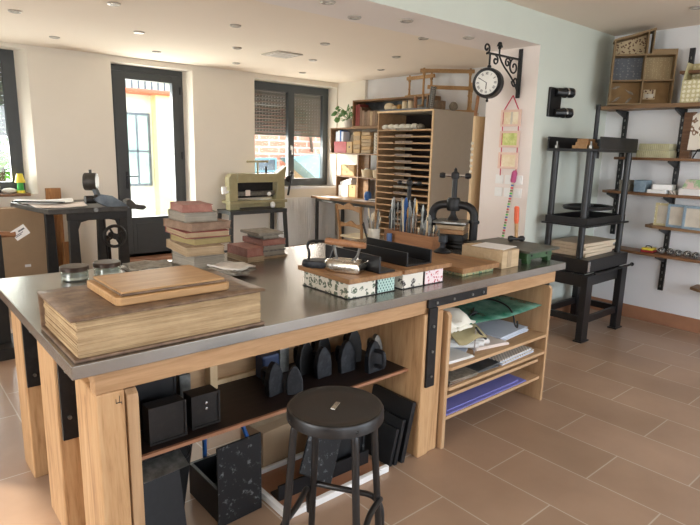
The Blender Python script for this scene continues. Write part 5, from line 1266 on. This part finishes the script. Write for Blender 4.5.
def rail(z, h, x):
    top = [(5.90-.44*k/12, z+h+ .035*math.sin(k/12*PI) + .018*math.cos(k/12*4*PI)) for k in range(13)]
    bot = [(5.90-.44*k/12, z + .025*math.sin(k/12*PI)) for k in range(13)][::-1]
    return MB().prism(top+bot, 'x', x-.009, x+.009)
mk('top_rail', rail(.80,.06,4.85), M['chairwood'], c, smooth=False)
mk('middle_rail', rail(.57,.05,4.89), M['chairwood'], c, smooth=False)
mk('seat', MB().box(4.88,5.26,5.46,5.90,.43,.46), M['cord'], c, bev=.01, smooth=False)
for y in (5.48, 5.87): mk('front_leg', MB().cyl((5.24,y,0),(5.24,y,.43),.02), M['chairwood'], c)
mk('stretcher', MB().cyl((4.92,5.90,.2),(5.24,5.87,.2),.011).cyl((4.92,5.46,.2),(5.24,5.48,.2),.011), M['chairwood'], c)

# wall boxes
WX = 5.64
def crate(name, label, y0, y1, z0, z1, x1=5.895, th=.02):
    r = root(name, label, 'shelf', ((WX+x1)/2, (y0+y1)/2, z0), 0, 'open wooden wall boxes')
    mk('top_board', B(WX,x1,y0,y1,z1-th,z1), M['shelfy'], r, smooth=False)
    mk('bottom_board', B(WX,x1,y0,y1,z0,z0+th), M['shelfy'], r, smooth=False)
    mk('side_board', B(WX,x1,y0,y0+th,z0+th,z1-th), M['shelfy'], r, smooth=False)
    mk('side_board', B(WX,x1,y1-th,y1,z0+th,z1-th), M['shelfy'], r, smooth=False)
    mk('back_panel', B(x1-.01,x1,y0+th,y1-th,z0+th,z1-th), M['bluegrey'] if z0 > 1.6 else M['felt'], r, smooth=False)
    return r
crate('wall_box', 'upper open wooden wall box holding old leather books', 5.09, 6.58, 1.936, 2.325)
crate('wall_box', 'middle open wooden wall box crammed with boxes and tan packets', 5.68, 7.10, 1.535, 1.935)
r = root('wall_rack', 'lower wooden rack with upright panel standing on the desk', 'shelf', (5.75, 6.4, .8885))
mk('upright', B(WX,5.895,6.42,6.445,.889,1.534), M['shelfy'], r, smooth=False)
mk('upright', B(WX,5.895,6.92,6.94,.889,1.19), M['shelfy'], r, smooth=False)
mk('upright_panel', B(5.70,5.72,6.25,6.42,.889,1.534), M['shelfy'], r, smooth=False)
mk('shelf', MB().box(WX,5.895,5.68,6.42,1.19,1.21).box(WX,5.895,6.445,6.96,1.19,1.21), M['shelfy'], r, smooth=False)
def minidrawer(label, y0, y1, z, h, n=2):
    r = root('drawer_box', label, 'drawer box', (5.73, (y0+y1)/2, z), 0, 'small pale drawer boxes')
    mk('case', B(5.66,5.82,y0,y1,z+.001,z+h), M['kraft'], r, bev=.003, smooth=False)
    for k in range(n):
        z0 = z+.008+(h-.012)*k/n; z1 = z+.004+(h-.012)*(k+1)/n
        d = mk('drawer', B(5.652,5.66,y0+.01,y1-.01,z0,z1), M['kraft'], r, bev=.002, smooth=False)
        mk('finger_hole', MB().cyl((5.6525,(y0+y1)/2,z1-.025),(5.6512,(y0+y1)/2,z1-.025),.012,n=12), M['iron'], d)
minidrawer('small pale box of two drawers on the rack shelf', 6.52, 6.86, 1.2105, .17)
minidrawer('small pale drawer box standing on the desk under the rack shelf', 6.47, 6.64, .8885, .19, 1)
r = root('magazine_box', 'white open box with papers on the desk, left of the small drawer box', 'box', (5.72, 6.77, .8885))
mk('body', B(5.655,5.80,6.67,6.89,.889,1.06), M['white'], r, bev=.003, smooth=False)
mk('papers', MB().ob((5.73,6.74,1.10),(.12,.26,.06), rx=-.15).ob((5.73,6.72,1.135),(.11,.24,.03), rx=-.25), M['paper'], r, smooth=False)
for k, (y0, y1, lb) in enumerate(((6.19,6.38,'pale woven basket on the rack shelf beside the upright panel'),(6.0,6.15,'pale woven basket on the rack shelf next to the flat drawing cabinet'))):
    r = root('basket', lb, 'basket', (5.72, (y0+y1)/2, 1.2105))
    yc = (y0+y1)/2; w = (y1-y0)/2
    mk('basket_body', MB().lathe([(0,0),(w*.85,0),(w,.11),(w*.93,.11),(w*.8,.01),(0,.01)], c=(5.735-w*.2,yc,1.211), n=20), M['cord'], r)
    mk('content', MB().ball((5.73-w*.2,yc,1.315), w*.6, (1,1,.5), 12, .1), M['linen'], r)
mk('blue_jar', MB().lathe([(0,0),(.045,0),(.055,.05),(.05,.11),(.03,.13),(0,.13)], c=(5.52,6.05,.8885)), M['blue'], label='deep blue round jar on the desk beside the flat drawing cabinet', cat='jar')
r = root('paper_stack', 'small stack of papers on the desk right of the blue jar', 'paper', (5.5, 5.88, .8885))
for k in range(3): mk('sheet', MB().ob((5.5,5.82,.8965+.012*k),(.16,.2,.01), rz=.1*k), M[('paper','bluegrey','paper')[k]], r, smooth=False)
# plant
pz = 1.9355
p = root('potted_plant', 'green leafy plant in a pale pot on the middle wall box', 'plant', (5.73, 6.76, pz))
mk('pot', MB().lathe([(0,0),(.06,0),(.075,.10),(.08,.135),(.07,.135),(.065,.11),(0,.11)], n=28), M['potwhite'], p, local=True)
mk('soil', MB().lathe([(0,.108),(.066,.108),(.066,.114),(0,.114)], n=20), M['bark'], p, local=True)
lf = MB(); stm = MB()
random.seed(3)
for k in range(34):
    a = random.uniform(0, 2*PI); rr = random.uniform(.03, .2); h = random.uniform(.17, .38) - rr*.35
    if k < 9: a = random.uniform(1.0, 2.2); rr = random.uniform(.18, .27); h = random.uniform(.12, .26)
    e = Vector((rr*math.cos(a)*.75, rr*math.sin(a), h))
    if e.x > .13: e.x = .13
    stm.tube([(0,0,.11),(e.x*.4,e.y*.4,h*.8),tuple(e)], .003, 5)
    d = Vector((math.cos(a)*.6, math.sin(a), -.35)).normalized(); sdv = d.cross(Vector((-1,0,.35))).normalized()
    L = random.uniform(.07,.11); up = d.cross(sdv).normalized()*.012
    pts = [e, e+d*L*.25+sdv*L*.34, e+d*L*.6+sdv*L*.36, e+d*L, e+d*L*.6-sdv*L*.36, e+d*L*.25-sdv*L*.34]
    lf._add(pts + [e+d*L*.5+up], [(0,1,6),(1,2,6),(2,3,6),(3,4,6),(4,5,6),(5,0,6)])
mk('stems', stm, M['leaf'], p, local=True); mk('leaves', lf, M['leaf'], p, local=True, solid=.003)
random.seed(11)
# old books upright in upper box
bz = 1.957
y = 6.54
bk = [(.05,.30,'leathermaroon','first from the left, tall maroon'),(.045,.31,'leathermaroon','second from the left, tall dark red'),(.04,.27,'ledgercover','third from the left, tall brown'),(.06,.22,'leatherbrown','fourth from the left, lighter brown'),(.055,.20,'ledgercover','fifth from the left, dark brown'),(.05,.215,'leatherbrown','sixth from the left, tan brown'),(.06,.20,'leathertan','seventh from the left, tan'),(.05,.21,'leatherbrown','eighth from the left, brown'),(.05,.2,'ledgercover','ninth from the left, dark brown')]
for w, h_, m_, lb in bk:
    r = root('old_book', 'leather book upright in the upper wall box, ' + lb, 'book', (5.75, y-w/2, bz), 0, 'leather books in the upper wall box')
    mk('cover', MB().box(5.665,5.67,y-w+.002,y-.001,bz,bz+h_).box(5.67,5.84,y-.005,y-.001,bz,bz+h_).box(5.67,5.84,y-w+.002,y-w+.006,bz,bz+h_), M[m_], r, bev=.001, smooth=False)
    mk('page_block', B(5.67,5.835,y-w+.006,y-.005,bz+.003,bz+h_-.004), M['pg_tan'], r, smooth=False)
    y -= w + .003
mk('leaning_folder', MB().ob((5.80,6.0,bz+.15),(.02,.1,.30)), M['walnuty'], smooth=False, label='dark brown board standing right of the leather books in the upper wall box', cat='board')
# middle box contents
mz = 1.556
r = root('red_box', 'red card box at lower left of the middle wall box', 'box', (5.75, 6.9, mz)); mk('body', B(5.665,5.83,6.74,7.03,mz,mz+.17), M['red'], r, bev=.002, smooth=False); mk('lid', B(5.662,5.835,6.737,7.033,mz+.12,mz+.172), M['red'], r, bev=.002, smooth=False)
y = 7.0
for k, (w, h_, m_, lb) in enumerate(((.05,.15,'paperblue','pale blue booklet standing on the red box, first from the left'),(.045,.165,'paper','white booklet standing on the red box, second from the left'),(.04,.17,'blue','blue booklet standing on the red box, third from the left'),(.05,.15,'paperblue','pale booklet standing on the red box, fourth from the left'))):
    mk('booklet', MB().box(5.67,5.80,y-w+.003,y,mz+.1725,mz+.1725+h_), M[m_], bev=.001, smooth=False, label=lb, cat='booklet', group='booklets on the red box'); y -= w
r = root('file_box', 'pale card file box with dark finger hole in the middle wall box', 'box', (5.75, 6.67, mz)); mk('body', B(5.665,5.83,6.60,6.73,mz,mz+.17), M['kraft'], r, bev=.002, smooth=False); mk('finger_hole', MB().cyl((5.665,6.665,mz+.09),(5.6635,6.665,mz+.09),.016), M['iron'], r)
mk('grey_jar', MB().lathe([(0,0),(.04,0),(.045,.06),(.03,.09),(.032,.11),(0,.11)], c=(5.74,6.66,mz+.1715)), M['greycloth'], label='small grey jar on the pale file box in the middle wall box', cat='jar')
z = mz
for k in range(5):
    mk('tan_packet', MB().ob((5.75, 6.505, z+.0325),(.16,.15,.062), rz=random.uniform(-.08,.08)), M[('kraft','leathertan')[k%2]], bev=.006, smooth=False, label='tan packet in the left stack of the middle wall box, %s of five' % ('lowest','second from bottom','third from bottom','fourth from bottom','topmost')[k], cat='packet', group='tan packets in the middle wall box'); z += .0645
z = mz
for k in range(6):
    mk('tan_packet', MB().ob((5.75, 6.30, z+.026),(.15,.21,.05), rz=random.uniform(-.1,.1)), M[('leathertan','kraft','leathertan')[k%3]], bev=.01, smooth=False, label='tan bundle, right stack of the middle wall box, %s of six' % ('lowest','second from bottom','third from bottom','fourth from bottom','fifth from bottom','topmost')[k], cat='packet', group='tan packets in the middle wall box'); z += .0525
for k, (y, rx) in enumerate(((6.14,.0),(6.05,.0))):
    mk('wrapped_roll', MB().cyl((5.74,y,mz),(5.74,y,mz+.3-.03*k),.038), M['greystripe'], label='%s grey printed upright roll in the middle wall box' % ('left','right')[k], cat='roll')

# ------------------------------------------------------------------ flat cabinet
fc = root('drying_cabinet', 'tall grey-sided cabinet with many thin drawing trays', 'cabinet', (5.5, 4.98, 0))
CX, CY0, CY1, CZ = 5.10, 4.50, 5.455, 2.095
mk('side_panel', B(CX+.012,5.945,CY0,CY0+.02,0,CZ-.022), M['felt'], fc, bev=.001, smooth=False)
mk('side_panel', B(CX+.012,5.63,CY1-.02,CY1,0,CZ-.022), M['traywood'], fc, smooth=False)
mk('edge_strip', B(CX,CX+.012,CY0-.002,CY0+.022,0,CZ-.022), M['palez'], fc, smooth=False)
mk('top_panel', MB().prism([(CX,CY0),(5.945,CY0),(5.945,5.08),(5.63,5.08),(5.63,CY1),(CX,CY1)], 'z', CZ-.022, CZ), M['felt'], fc, smooth=False)
mk('top_edge', B(CX-.003,CX,CY0,CY1,CZ-.022,CZ), M['palez'], fc, smooth=False)
mk('back_panel', B(5.615,5.63,CY0+.02,CY1-.02,0,CZ-.022), M['darkshelf'], fc, smooth=False)
for k in range(22):
    z = 1.858 - k*.0785
    s = mk('tray_shelf', B(CX+.014,5.615,CY0+.02,CY1-.02,z-.009,z+.002), M['traywood'], fc, smooth=False)
    mk('tray_lip', B(CX,CX+.014,CY0+.03,4.83+random.uniform(-.02,.02),z-.008,z+.010), M['traywood'], s, smooth=False)
    mk('tray_lip', B(CX,CX+.014,5.13+random.uniform(-.02,.02),CY1-.03,z-.008,z+.010), M['traywood'], s, smooth=False)
    mk('label_holder', MB().box(CX+.0135,CX+.016,4.83,5.13,z-.004,z+.026), M['ledgercover'] if k % 3 else M['greycloth'], s, smooth=False)
for k in range(7):
    mk('thread_bundle', MB().ball((CX+.08,5.37-.1*k,1.899+.004*(k%2)), .048, (1,1.12,.78), 12, .07), M['linen'] if k != 6 else M['greycloth'], label='crumpled white bundle in the top opening of the tall cabinet, number %s' % ('one','two','three','four','five','six','seven')[k], cat='bundle', group='white bundles in the tall cabinet')
tz = CZ+.0005
mk('twine_ball', MB().ball((5.2,5.34,tz+.055), .06, (1.1,1.1,.9), 24, .03), M['cord'], label='ball of pale twine at the left end on top of the tall cabinet', cat='ball')
for k, (y, rr, h_, mt, lb) in enumerate(((5.245,.042,.075,'cord','squat cream thread reel beside the twine ball'),(5.16,.034,.08,'patina','brownish thread reel, second on the cabinet top'),(5.07,.038,.12,'cord','tall cream thread cone, third on the cabinet top'),(4.97,.038,.12,'cord','tall white thread cone, fourth on the cabinet top'),(4.89,.025,.17,'boxwood','thin wooden spindle beside the thread cones'),(4.80,.05,.06,'greycloth','low grey reel in front of the sewing frames'))):
    r = root('thread_spool', lb, 'spool', (5.20, y, tz))
    mk('spool', MB().lathe([(0,0),(rr,0),(rr,.008),(rr*.5,.010),(rr*.5,h_-.01),(rr*.8,h_-.008),(rr*.8,h_),(0,h_)], n=20), M['boardx'], r, local=True)
    mk('thread', MB().lathe([(rr*.5,.010),(rr*.95,.012),(rr*.85,h_-.012),(rr*.5,h_-.010)], n=20), M[mt], r, local=True)
mk('mat_strip', B(5.11,5.14,4.62,5.42,tz,tz+.02), M['bluepat'], smooth=False, label='flat dark blue strip along the front of the cabinet top', cat='strip')
mk('patterned_tube', MB().tube([(5.19,4.63,tz),(5.19,4.60,tz+.26)], .034, 16), M['tweed'], label='black and white patterned tube standing on the tall cabinet', cat='tube')
mk('dark_box', B(5.26,5.40,4.58,4.72,tz,tz+.11), M['ledgercover'], bev=.004, smooth=False, label='dark brown box on the tall cabinet right of the patterned tube', cat='box')
mk('grey_lump', MB().ball((5.52,4.56,tz+.055),.055,(1,1,1),12,.06), M['greycloth'], label='grey wrapped lump near the right end of the cabinet top', cat='bundle')
def sewing_frame(label, p, q, z0, zbar, ext):
    p, q = Vector((p[0],p[1],0)), Vector((q[0],q[1],0)); d = (q-p).normalized()
    r = root('sewing_frame', label, 'sewing frame', ((p.x+q.x)/2, (p.y+q.y)/2, z0), 0, 'wooden sewing frames on the tall cabinet')
    up = lambda v, z: (v.x, v.y, z)
    mk('base_board', MB().bar(up(p-d*.04,z0+.013),up(q+d*.04,z0+.013),.09,.025), M['boardx'], r, bev=.002, smooth=False)
    L = zbar-z0-.0255
    for v in (p, q):
        mk('screw_post', MB().lathe([(0,0),(.022,0),(.016,.03),(.014,.05),(.014,L*.35),(.021,L*.38),(.014,L*.42),(.014,L-.05),(.020,L-.045),(.020,L-.025),(.013,L-.02),(.013,L+ext),(0,L+ext)], c=up(v,z0+.0255), n=12), M['boardx'], r)
    mk('cross_bar', MB().bar(up(p-d*.05,zbar),up(q+d*.05,zbar),.032,.045), M['boardx'], r, bev=.004, smooth=False)
sewing_frame('leftmost sewing frame, standing on top of the upper wall box', (5.78,5.56), (5.76,5.15), 2.3255, 2.575, .04)
sewing_frame('tall sewing frame on the cabinet with the highest long cross bar', (5.45,5.0), (5.86,4.60), 2.0955, 2.595, .035)
sewing_frame('low sewing frame in front of the tall one on the cabinet', (5.42,4.84), (5.83,4.545), 2.0955, 2.385, .07)

# ------------------------------------------------------------------ camera
for o in bpy.data.objects:
    if o.parent is None: o.location.z -= FZ          # the floor is z = 0
yaw, pit, rol, FPX = -0.710850444, 0.197520804, 0.0247018998, 561.249326
cy_, sy_, cp_, sp_, cr_, sr_ = math.cos(yaw), math.sin(yaw), math.cos(pit), math.sin(pit), math.cos(rol), math.sin(rol)
fw = Vector((-sy_*cp_, cy_*cp_, -sp_)); rt = Vector((cy_, sy_, 0)); up = rt.cross(fw)
Rv = rt*cr_ + up*sr_; Uv = up*cr_ - rt*sr_
cam = bpy.data.objects.new('camera', bpy.data.cameras.new('camera')); col.objects.link(cam)
cam.data.sensor_width = 36; cam.data.lens = FPX*36/700; cam.data.clip_start = .05
Mc = Matrix((Rv, Uv, -fw)).transposed().to_4x4(); Mc.translation = (0, 0, 1.6-FZ)
cam.matrix_world = Mc
sc.camera = cam

# ------------------------------------------------------------------ light: sun, sky, daylight through the windows behind the camera
w = bpy.data.worlds.new('sky'); sc.world = w; w.use_nodes = True
nt = w.node_tree; bg = nt.nodes['Background']
tc = nt.nodes.new('ShaderNodeTexCoord'); sp = nt.nodes.new('ShaderNodeSeparateXYZ')
nt.links.new(tc.outputs['Generated'], sp.inputs[0])
nt.links.new(ramp(nt, sp.outputs[2], [(0, (.92,.95,1,1)), (.6, (.55,.74,1,1))]), bg.inputs[0])
bg.inputs[1].default_value = 5.0
sun = bpy.data.objects.new('sun', bpy.data.lights.new('sun', 'SUN')); col.objects.link(sun)
sun.data.energy = 9; sun.data.angle = math.radians(.8); sun.data.color = (1, .91, .77)
sun.rotation_euler = Vector((.62, -.70, -.36)).to_track_quat('-Z', 'Y').to_euler()
def daylight(name, loc, d, sx_, sy2, e, c):
    l = bpy.data.lights.new(name, 'AREA'); l.shape = 'RECTANGLE'; l.size = sx_; l.size_y = sy2; l.energy = e; l.color = c
    o = bpy.data.objects.new(name, l); col.objects.link(o); o.location = loc
    o.rotation_euler = Vector(d).to_track_quat('-Z', 'Z').to_euler(); return o
daylight('daylight_front_glazing', (3.8, FY0-.05, 1.35), (0,1,-.05), 3.0, 2.4, 32, (.90,.95,1))
daylight('daylight_front_window', (.1, FY0-.05, 1.7), (0,1,-.05), 2.5, 1.5, 15, (.95,.97,1))
daylight('daylight_left_window', (FX0-.05, 1.8, 1.7), (1,0,-.05), 3.0, 1.4, 120, (1,.95,.88))
daylight('daylight_back_door', (2.9, GY+.12, 1.5), (0,-1,.1), .6, 1.7, 46, (1,.95,.86))
daylight('daylight_back_window', (5.1, GY+.12, 1.45), (-.2,-1,.3), 1.2, .7, 40, (1,.92,.82))
daylight('daylight_corner_window', (.5, GY+.12, 1.35), (0,-1,.15), 1.6, .6, 52, (1,.97,.9))
sc.view_settings.view_transform = 'Standard'; sc.view_settings.look = 'None'
sc.view_settings.gamma = 1; sc.view_settings.use_curve_mapping = False
sc.view_settings.exposure = .3
